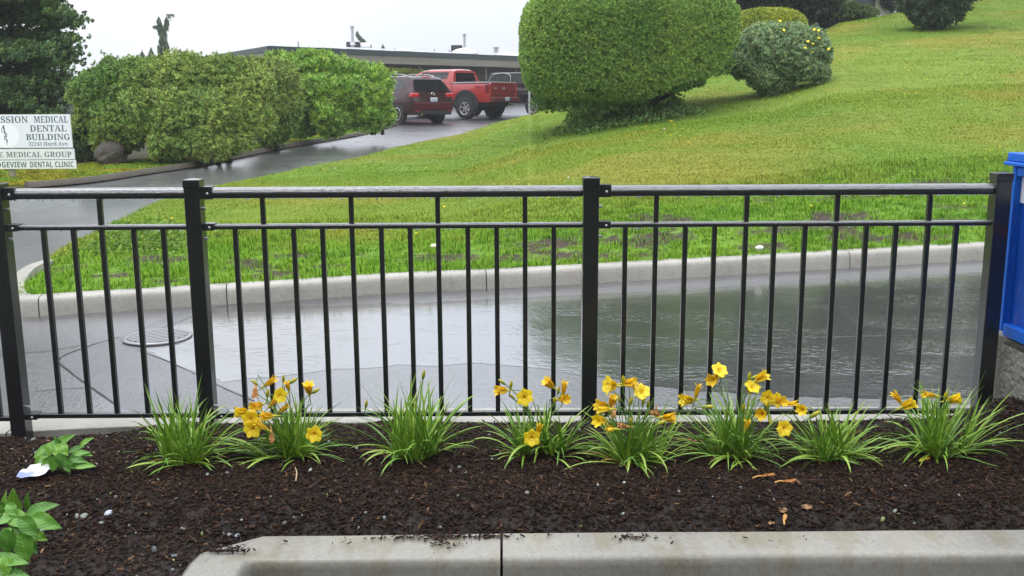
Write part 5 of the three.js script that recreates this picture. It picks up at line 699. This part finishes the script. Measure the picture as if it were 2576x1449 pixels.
function rearPanel(poly, xf) { const g = new THREE.ShapeGeometry(new THREE.Shape(poly.map(([z, y]) => new THREE.Vector2(z, y)))), p = g.attributes.position; for (let i = 0; i < p.count; i++) { const z = p.getX(i), y = p.getY(i); p.setXYZ(i, xf(y, z), y, z); } g.computeVertexNormals(); return g; }
const carPaint = (r, g, b) => phys({ color: C(r, g, b), roughness: 0.35, clearcoat: 1, clearcoatRoughness: 0.06 });
const glassM = phys({ color: C(0.012, 0.014, 0.016), roughness: 0.06, ior: 1.5 }), trimM = std({ color: C(0.02, 0.02, 0.021), roughness: 0.6 }), rubber = std({ color: C(0.018, 0.018, 0.019), roughness: 0.8 }), alloy = std({ color: C(0.6, 0.6, 0.61), metalness: 0.8, roughness: 0.3 }), redLamp = phys({ color: C(0.55, 0.012, 0.02), roughness: 0.12, clearcoat: 1 }), chrome = std({ color: C(0.8, 0.8, 0.8), metalness: 1, roughness: 0.15 });
const plateTex = (() => { const cv = document.createElement('canvas'); cv.width = 128; cv.height = 64; const k = cv.getContext('2d'); k.fillStyle = '#e8edf2'; k.fillRect(0, 0, 128, 64); k.fillStyle = '#8aa0bd'; k.fillRect(0, 44, 128, 20); k.fillStyle = '#c0524e'; k.fillRect(60, 46, 14, 8); k.fillStyle = '#62718d'; for (const x of [14, 32, 50, 74, 92, 106]) k.fillRect(x, 16, 11, 24); const t = new THREE.CanvasTexture(cv); t.colorSpace = THREE.SRGBColorSpace; return t; })();
const plateM = std({ map: plateTex, roughness: 0.4 });
const plate = (x, y, z) => { const g = new THREE.PlaneGeometry(0.31, 0.155).rotateY(-Math.PI / 2); g.translate(x, y, z); return g; };
function wheel(parent, x, z, R, w, spokes, rimR) {
  const s = Math.sign(z), t = [[rimR, -w / 2], [rimR + 0.02, -w / 2 - 0.004], [R - 0.03, -w / 2], [R, -w / 2 + 0.04], [R, w / 2 - 0.04], [R - 0.03, w / 2], [rimR + 0.02, w / 2 + 0.004], [rimR, w / 2]];
  const tyre = part('tyre', new THREE.LatheGeometry(t.map(([a, b]) => new THREE.Vector2(a, b)), 36).rotateX(Math.PI / 2), rubber, parent); tyre.position.set(x, R, z);
  const sp = [new THREE.TorusGeometry(rimR - 0.01, 0.018, 8, 32).translate(0, 0, s * w * 0.45), new THREE.CylinderGeometry(0.06, 0.07, 0.06, 14).rotateX(Math.PI / 2).translate(0, 0, s * w * 0.36)];
  for (let k = 0; k < spokes; k++) sp.push(new RoundedBoxGeometry(rimR * 0.92, 0.075, 0.03, 2, 0.012).translate(rimR * 0.46, 0, s * w * 0.36).rotateZ(k / spokes * 6.2832 + 0.3));
  part('rim', merge(sp), alloy, tyre); part('hub', new THREE.CylinderGeometry(rimR, rimR, 0.04, 28).rotateX(Math.PI / 2).translate(0, 0, s * w * 0.1), trimM, tyre);
  return tyre;
}
const arch = (parent, st, x, R, y, side, mat, wd, lift) => { const s = new THREE.Shape(); s.absarc(0, 0, R + wd, -0.15, Math.PI + 0.15); const h = []; for (let i = 0; i <= 24; i++) { const a = Math.PI + 0.15 - i / 24 * (Math.PI + 0.3); s.lineTo(Math.cos(a) * R, Math.sin(a) * R); } void h; const g = new THREE.ExtrudeGeometry(s, { depth: 0.05, bevelEnabled: true, bevelSize: 0.012, bevelThickness: 0.012, bevelSegments: 2, curveSegments: 24 }); g.translate(x, y, side * lift - 0.025); return part('wheel_arch', g, mat, parent); };
const well = (parent, x, y, R, z) => part('wheel_well', new THREE.CylinderGeometry(R, R, 0.02, 30).rotateX(Math.PI / 2).translate(x, y, z), trimM, parent);
const stand = (px, py, d, yaw, back) => { const p = at(px, py, d); p.y = asphaltY(p.x, d) + 0.004; return [p, Math.PI / 2 + yaw, back]; };

{ // maroon sport utility car
  const [p, turn] = stand(1052, 309, 36.6, 0.72), paint1 = phys({ color: C(0.032, 0.0055, 0.0075), roughness: 0.4, specularIntensity: 0.6, clearcoat: 0.6, clearcoatRoughness: 0.1 }), car = thing('parked_car', 'dark maroon sport utility car parked nose away beside the hedge', 'car', p, turn), ox = 1.35; // origin at the rear axle
  const S = (x, bw, wR, yR, cr, yl = 0.32) => [x + ox, [[bw - 0.09, yl], [bw - 0.015, 0.5], [bw, 0.78], [bw - 0.01, Math.min(1.1, yR - 0.03)], [wR, yR], [wR * 0.62, yR + cr], [0.001, yR + cr * 1.3]]];
  const st = [S(-2.34, 0.78, 0.72, 0.8, 0.005, 0.42), S(-2.31, 0.86, 0.8, 0.9, 0.006, 0.36), S(-2.27, 0.92, 0.83, 1.02, 0.008), S(-2.22, 0.945, 0.8, 1.16, 0.01), S(-2.08, 0.95, 0.74, 1.4, 0.015), S(-1.93, 0.95, 0.68, 1.6, 0.025), S(-1.82, 0.95, 0.67, 1.655, 0.03), S(-1.0, 0.95, 0.665, 1.69, 0.035), S(0, 0.95, 0.665, 1.695, 0.035), S(0.5, 0.95, 0.655, 1.66, 0.035), S(0.9, 0.95, 0.7, 1.42, 0.03), S(1.35, 0.94, 0.76, 1.14, 0.03), S(2.0, 0.9, 0.72, 1.0, 0.03), S(2.28, 0.8, 0.66, 0.8, 0.02), S(2.36, 0.66, 0.6, 0.66, 0.01, 0.45)];
  const body = part('body', loft(st), paint1, car);
  for (const s of [-1, 1]) {
    const w = (poly) => part('window', sidePanel(st, poly.map(([x, y]) => [x + ox, y]), s), glassM, body);
    w([[0.98, 1.13], [0.5, 1.55], [0.02, 1.59], [0.02, 1.13]]); w([[-0.06, 1.13], [-0.06, 1.59], [-0.92, 1.58], [-0.92, 1.17]]); w([[-1.0, 1.18], [-1.0, 1.57], [-1.4, 1.54], [-1.66, 1.45], [-1.72, 1.36], [-1.6, 1.24]]);
    part('rain_visor', sidePanel(st, [[0.5, 1.58], [0.5, 1.52], [-0.92, 1.53], [-0.92, 1.6]].map(([x, y]) => [x + ox, y]), s, 0.03), trimM, body);
    part('roof_rail', tubeGeo([V(ox + 0.5, 1.7, s * 0.6), V(ox + 0.3, 1.77, s * 0.61), V(ox - 1.2, 1.77, s * 0.61), V(ox - 1.6, 1.69, s * 0.6)], 0.018, 20, 6), galvanised, car);
    part('sill_trim', box(2.2, 0.1, 0.04, ox + 0.05, 0.36, s * 0.9, 0.015), trimM, car); part('door_handle', box(0.2, 0.035, 0.03, ox - 0.75, 1.0, s * 0.955, 0.012), paint1, car);
    part('tail_light', box(0.2, 0.16, 0.34, -0.86, 1.02, s * 0.775, 0.05), redLamp, car); part('reflector', box(0.06, 0.1, 0.2, -0.975, 0.5, s * 0.7, 0.02), redLamp, car);
    part('side_mirror', box(0.14, 0.16, 0.2, ox + 0.75, 1.18, s * 1.03, 0.05), paint1, car);
    for (const x of [0, 2.7]) { wheel(car, x, s * 0.83, 0.355, 0.235, 5, 0.235); well(car, x, 0.4, 0.43, s * 0.935); }
  }
  const rx = (y) => interp([[0.8, -0.995], [0.9, -0.968], [1.02, -0.93], [1.16, -0.878], [1.4, -0.738], [1.6, -0.588], [1.66, -0.478]], y) - 0.012;
  part('rear_window', rearPanel([[-0.74, 1.17], [0.74, 1.17], [0.7, 1.3], [0.61, 1.58], [-0.61, 1.58], [-0.7, 1.3]], (y) => rx(y - 0.012)), glassM, body);
  part('wiper', box(0.02, 0.02, 0.5, -0.84, 1.22, 0.1, 0.008), trimM, car);
  part('brake_light', box(0.05, 0.03, 0.34, -0.55, 1.655, 0, 0.01), redLamp, car); part('bumper', box(0.14, 0.3, 1.72, -0.955, 0.62, 0, 0.06), phys({ color: C(0.07, 0.008, 0.012), roughness: 0.5, specularIntensity: 0.5 }), car); part('bumper_trim', box(0.1, 0.16, 1.5, -0.95, 0.4, 0, 0.04), trimM, car);
  part('number_plate', plate(-1.005, 0.86, 0), plateM, car); part('badge', new THREE.TorusGeometry(0.055, 0.014, 8, 20).scale(1.3, 0.8, 1).rotateY(Math.PI / 2).translate(-0.945, 1.07, 0), chrome, car); part('badge_bar', box(0.012, 0.06, 0.014, -0.95, 1.07, 0), chrome, car);
  part('exhaust', new THREE.CylinderGeometry(0.035, 0.035, 0.1, 12).rotateZ(Math.PI / 2).translate(-0.96, 0.33, -0.55), chrome, car); part('aerial', tubeGeo([V(-0.2, 1.72, 0.1), V(-0.3, 1.8, 0.1), V(-0.55, 1.86, 0.1)], 0.012, 6, 5), trimM, car);
}
{ // red pickup
  const [p, turn] = stand(1209, 300, 40.2, 0.98), red = carPaint(0.4, 0.025, 0.022), maroon = phys({ color: C(0.23, 0.012, 0.018), roughness: 0.55, specularIntensity: 0.5 }), car = thing('pickup_truck', 'bright red crew cab pickup truck with darker tailgate and black wheel arches', 'pickup truck', p, turn), f = 1.84;
  const S = (x, w, yt, lo = 0.66) => [x, [[w - 0.06, lo], [w - 0.01, 0.8], [w, 1.02], [w - 0.005, yt - 0.1], [w - 0.05, yt], [0.5, yt + 0.003], [0.001, yt + 0.004]]];
  const st = [S(-1.12, 0.97, 1.38), S(-1.08, 0.99, 1.4), S(0, 1.0, 1.41), S(0.68, 1.0, 1.41), S(1.6, 1.0, 1.3), S(3.0, 1.0, 1.29), S(3.2, 0.99, 1.3), S(4.5, 0.96, 1.2), S(4.7, 0.86, 1.0)]; const body = part('body', loft(st), red, car);
  const K = (x, w, yt, wt) => [x, [[w, 1.27], [w - 0.005, 1.45], [wt, yt], [wt * 0.7, yt + 0.05], [0.001, yt + 0.065]]];
  const cab = [K(0.7, 0.965, 1.42, 0.9), K(0.78, 0.97, 1.88, 0.72), K(0.9, 0.97, 1.92, 0.72), K(2.1, 0.97, 1.93, 0.72), K(2.5, 0.97, 1.88, 0.71), K(3.2, 0.96, 1.42, 0.85)]; const cm = part('cab', loft(cab), red, car);
  part('rear_window', rearPanel([[-0.7, 1.46], [0.7, 1.46], [0.62, 1.84], [-0.62, 1.84]], (y) => lerp(0.7, 0.78, (y - 1.42) / 0.46) - 0.012), glassM, cm);
  for (const s of [-1, 1]) {
    part('window', sidePanel(cab, [[1.0, 1.43], [1.0, 1.83], [1.75, 1.85], [1.8, 1.43]], s), glassM, cm); part('window', sidePanel(cab, [[1.88, 1.43], [1.84, 1.85], [2.4, 1.83], [2.95, 1.43]], s), glassM, cm); part('rain_visor', sidePanel(cab, [[0.98, 1.8], [0.98, 1.86], [2.4, 1.87], [2.4, 1.8]], s, 0.03), trimM, cm);
    part('bed_rail', box(1.78, 0.05, 0.09, -0.22, 1.425, s * 0.945, 0.015), std({ color: C(0.4, 0.41, 0.43), roughness: 0.2, metalness: 0.4 }), car); part('door_seam', box(0.012, 0.9, 0.01, 0.69, 1.0, s * 1.0), trimM, car); part('sill', box(2.5, 0.12, 0.08, 1.9, 0.66, s * 0.96, 0.03), trimM, car);
    part('tail_light', box(0.2, 0.36, 0.16, -1.02, 1.18, s * 0.925, 0.04), phys({ color: C(0.16, 0.012, 0.02), roughness: 0.12, clearcoat: 1 }), car); part('lamp_strip', box(0.06, 0.34, 0.05, -1.115, 1.18, s * 0.93, 0.02), redLamp, car);
    part('side_mirror', box(0.16, 0.26, 0.2, 2.75, 1.55, s * 1.12, 0.05), carPaint(0.45, 0.12, 0.1), car); part('door_handle', box(0.18, 0.04, 0.03, 1.0, 1.3, s * 1.0, 0.012), red, car);
    for (const x of [0, 3.68]) { wheel(car, x, s * 0.945, 0.42, 0.29, 6, 0.25); well(car, x, 0.56, 0.54, s * 1.004); arch(car, st, x, 0.5, 0.56, s, trimM, 0.085, 1.0); }
    part('decal', new THREE.PlaneGeometry(0.42, 0.1).rotateY(s > 0 ? 0 : Math.PI).translate(-0.66, 1.24, s * 1.004), std({ map: (() => { const cv = document.createElement('canvas'); cv.width = 256; cv.height = 64; const k = cv.getContext('2d'); k.fillStyle = '#b03034'; k.fillRect(0, 0, 256, 64); k.font = 'bold 62px sans-serif'; k.fillStyle = '#3c2b3a'; k.fillText('FX4', 50, 55); const t = new THREE.CanvasTexture(cv); t.colorSpace = THREE.SRGBColorSpace; return t; })(), roughness: 0.3 }), car);
  }
  part('tailgate', box(0.05, 0.6, 1.66, -1.125, 1.12, 0, 0.02), maroon, car); part('tailgate_groove', box(0.01, 0.015, 1.6, -1.152, 1.09, 0), trimM, car); part('tailgate_groove', box(0.01, 0.015, 1.6, -1.152, 0.93, 0), trimM, car); part('tailgate_trim', box(0.06, 0.04, 1.66, -1.125, 1.43, 0, 0.012), galvanised, car);
  part('badge', new THREE.SphereGeometry(0.09, 16, 8).scale(0.1, 0.5, 1.15).translate(-1.155, 1.2, 0), phys({ color: C(0.3, 0.36, 0.5), roughness: 0.2 }), car); part('badge', box(0.01, 0.035, 0.2, -1.153, 1.2, -0.6, 0.003), chrome, car);
  part('bumper', box(0.2, 0.2, 1.9, -1.2, 0.76, 0, 0.04), phys({ color: C(0.13, 0.025, 0.025), roughness: 0.5, specularIntensity: 0.5 }), car); part('bumper_step', box(0.205, 0.16, 0.7, -1.205, 0.77, 0, 0.03), trimM, car); part('number_plate', plate(-1.312, 0.78, 0.02), plateM, car);
  part('exhaust', new THREE.CylinderGeometry(0.045, 0.045, 0.3, 12).rotateX(Math.PI / 2).translate(-1.0, 0.55, 0.8), chrome, car); part('axle', new THREE.CylinderGeometry(0.09, 0.09, 1.5, 12).rotateX(Math.PI / 2).translate(0, 0.42, 0), trimM, car); part('underbody', box(5.2, 0.2, 1.5, 1.7, 0.6, 0, 0.05), trimM, car);
}
{ // black off road car
  const [p, turn] = stand(1368, 291, 42.5, 1.02), blk = carPaint(0.012, 0.012, 0.014), car = thing('parked_car', 'black boxy off road car with hard top, half hidden by the clipped shrub', 'car', p, turn);
  const S = (x, w, yt, lo = 0.55) => [x, [[w - 0.04, lo], [w, 0.7], [w, 1.0], [w - 0.01, yt - 0.04], [w - 0.03, yt], [0.4, yt + 0.01], [0.001, yt + 0.012]]], st = [S(-0.85, 0.78, 1.16), S(-0.82, 0.8, 1.18), S(2.3, 0.8, 1.18), S(2.65, 0.78, 1.17), S(4.1, 0.66, 1.1), S(4.15, 0.62, 0.95)]; part('body', loft(st), blk, car);
  const K = (x, w, yt, wt) => [x, [[w, 1.12], [w, 1.2], [wt, yt], [wt * 0.8, yt + 0.045], [0.001, yt + 0.055]]], top = [K(-0.82, 0.77, 1.76, 0.7), K(-0.75, 0.78, 1.8, 0.71), K(2.2, 0.78, 1.8, 0.71), K(2.32, 0.78, 1.77, 0.7), K(2.7, 0.78, 1.2, 0.74)], tm = part('hard_top', loft(top), std({ color: C(0.016, 0.016, 0.018), roughness: 0.4 }), car);
  for (const s of [-1, 1]) { part('window', sidePanel(top, [[-0.62, 1.26], [-0.62, 1.7], [1.12, 1.7], [1.12, 1.26]], s), glassM, tm); part('window', sidePanel(top, [[1.26, 1.2], [1.26, 1.7], [2.12, 1.7], [2.3, 1.4], [2.36, 1.2]], s), glassM, tm); part('window_frame', tubeGeo([V(1.24, 1.18, s * 0.8), V(1.24, 1.72, s * 0.735), V(2.12, 1.72, s * 0.735), V(2.4, 1.18, s * 0.8)], 0.02, 30, 6), galvanised, tm); for (const x of [0, 3.05]) { wheel(car, x, s * 0.82, 0.38, 0.24, 5, 0.22); well(car, x, 0.5, 0.47, s * 0.8); part('fender_flare', box(0.95, 0.07, 0.2, x, 0.93, s * 0.88, 0.025), trimM, car); } part('tail_light', box(0.06, 0.2, 0.14, -0.86, 0.98, s * 0.7, 0.015), redLamp, car); part('side_mirror', box(0.12, 0.18, 0.18, 2.42, 1.25, s * 0.95, 0.04), trimM, car); }
  part('bumper', box(0.16, 0.2, 1.5, -0.95, 0.62, 0, 0.04), trimM, car); part('spare_wheel', new THREE.CylinderGeometry(0.38, 0.38, 0.22, 30).rotateZ(Math.PI / 2).translate(-1.0, 1.0, 0.05), rubber, car);
}

// ---------------------------------------------------------------- grass, weeds, lawn flowers
function tuftGeo(n, h, w, spread, sd) { const r = rng(sd), pos = [], ix = []; for (let i = 0; i < n; i++) { const a = r() * 6.28, q = Math.sqrt(r()) * spread, x = Math.cos(a) * q, z = Math.sin(a) * q, H = h * (0.55 + 0.6 * r()), b = r() * 6.28, lean = H * (0.25 + 0.6 * r()), dx = Math.cos(b) * lean, dz = Math.sin(b) * lean, sx = -Math.sin(b) * w / 2, sz = Math.cos(b) * w / 2, k = pos.length / 3; pos.push(x - sx, 0, z - sz, x + sx, 0, z + sz, x + dx * 0.4 - sx * 0.8, H * 0.62, z + dz * 0.4 - sz * 0.8, x + dx * 0.4 + sx * 0.8, H * 0.62, z + dz * 0.4 + sz * 0.8, x + dx, H, z + dz); ix.push(k, k + 1, k + 3, k, k + 3, k + 2, k + 2, k + 3, k + 4); } const g = new THREE.BufferGeometry(); g.setAttribute('position', new THREE.Float32BufferAttribute(pos, 3)); g.setIndex(ix); g.computeVertexNormals(); const nm = g.attributes.normal; for (let i = 0; i < nm.count; i++) { const v = V(nm.getX(i) * 0.55, 1, nm.getZ(i) * 0.55).normalize(); nm.setXYZ(i, v.x, v.y, v.z); } return g; }
{
  const r = rng(401), rank = [], mown = [], far = [], grassMat = phys({ color: 0xffffff, roughness: 0.8, specularIntensity: 0.2 });
  const u0 = kerbTable[0][0] + 0.01, u1 = uPx(2750);
  const col = (c) => { const k = 0.84 + 0.32 * r(); return C(c[0] * k * (0.94 + 0.12 * r()), c[1] * k, c[2] * k); };
  const sow = (list, n, e0, e1, h0, h1, keep) => { let g = 0; while (list.length < n && g++ < n * 8) { const x = lerp(-6, 19, r()), d = lerp(6, 40, r() ** 1.2), u = x / d; if (u < u0 || u > u1) continue; const dk = lawnNear(u), df = lawnFar(u), e = d - dk; if (e < e0 || e > e1 || d > df - 0.03) continue; const c = lawnColour(x, d); if (r() < c[3] * 0.8 || !keep(e, c, d)) continue; const s = lerp(h0, h1, r()) * (0.6 + 0.8 * fbm(x * 1.5 + 20, d * 1.5, 2, 1e6, 403)); list.push([M4(V(x, lawnYu(u, d) - 0.006, -d), new THREE.Quaternion().setFromAxisAngle(V(0, 1, 0), r() * 6.28), V(1, s, 1)), col(c)]); } };
  sow(rank, 26000, 0.02, 3.4, 0.28, 0.95, (e, c) => true);
  sow(mown, 60000, 1.5, 9, 0.35, 0.6, (e, c, d) => true);
  sow(far, 60000, 8, 34, 0.4, 0.7, (e, c, d) => true);
  tag(copies('long_grass', tuftGeo(20, 0.08, 0.0038, 0.06, 411), grassMat, rank), 'bright rank grass growing along the far kerb', 'grass', null, 'stuff');
  tag(copies('mown_grass', tuftGeo(24, 0.038, 0.0036, 0.1, 412), grassMat, mown), 'mown olive green turf on the lower slope', 'grass', null, 'stuff');
  tag(copies('mown_grass', tuftGeo(28, 0.03, 0.0055, 0.2, 413), grassMat, far), 'mown turf on the upper hillside', 'grass', null, 'stuff');
  const verge = []; for (let i = 0; i < 9000; i++) { const u = lerp(uPx(-200), vergeTable[vergeTable.length - 1][0], r()), e = interp(vergeTable, u), d = e + 0.12 + 2.9 * r() ** 1.4, x = u * d, n = smooth(0.4, 0.65, fbm(x * 1.5 + 40, d * 1.5, 4, 1e6, 131)); verge.push([M4(V(x, vergeY(x, d) - 0.006, -d), new THREE.Quaternion().setFromAxisAngle(V(0, 1, 0), r() * 6.28), V(1, 0.35 + 0.3 * r(), 1)), col([lerp(0.14, 0.26, n), lerp(0.25, 0.25, n), 0.02])]); }
  tag(copies('verge_grass', tuftGeo(16, 0.08, 0.007, 0.1, 414), grassMat, verge), 'mossy yellow green grass between the sign and the drive', 'grass', null, 'stuff');
  // weeds: dandelion leaves near the left kerb end, small yellow flowers and daisies over the slope
  const weeds = [], wl = sprayGeo(9, 0.07, 0.022, 1.5, 421); for (let i = 0; i < 520; i++) { const p = hit(330 + (r() + r() + r() - 1.5) * 170, 604 + (r() + r() - 1) * 50, lawnY, 6.3, 14), pu = p.x / -p.z; if (-p.z > lawnFar(pu) - 0.35 || pu < u0) continue; weeds.push([M4(p.add(V(0, 0.02, 0)), quatY(V(r() - 0.5, 1, r() - 0.5).normalize()), V(1, 0.7, 1).multiplyScalar(0.6 + 0.7 * r())), tone([0.22, 0.36, 0.05], r, 0.35)]); }
  tag(copies('weeds', wl, leafMat, weeds), 'leafy weeds in the grass near the left end of the kerb', 'weeds', null, 'stuff');
  const yl = [], fl = new THREE.SphereGeometry(0.012, 7, 5).scale(1, 0.55, 1); for (let i = 0; i < 480; i++) { const x = lerp(-4, 15, r()), d = lerp(8, 27, r()), u = x / d, clump = fbm(x * 0.45 + 30, d * 0.45, 3, 1e6, 431); if (u < u0 || u > u1 || d > lawnFar(u) - 0.3 || d < lawnNear(u) + 0.8 || r() > smooth(0.42, 0.68, clump)) continue; yl.push([M4(V(x, lawnYu(u, d) + 0.05, -d), new THREE.Quaternion().setFromEuler(new THREE.Euler(r() * 0.5, 0, r() * 0.5)), V(1, 1, 1).multiplyScalar(0.8 + 0.6 * r())), r() < 0.94 ? C(0.8, 0.6, 0.01) : C(0.8, 0.8, 0.78)]); }
  tag(copies('lawn_flowers', fl, white1(0.7), yl), 'tiny yellow flowers scattered over the lawn', 'flowers', null, 'stuff');
  for (const [px, py, c, label] of [[1910, 637, [0.85, 0.85, 0.83], 'white scrap lying on top of the far kerb'], [1094, 632, [0.75, 0.68, 0.5], 'pale scrap on the rank grass left of the middle post']]) { const p = hit(px, py, lawnY, 6.5, 15); p.y += 0.05; const m = solo('litter', pebbleGeo(px % 50, 0.035, 0.02, 0.03), std({ color: C(...c), roughness: 0.7 }), label, 'litter'); m.position.copy(p); }
}

renderer.render(scene, camera);
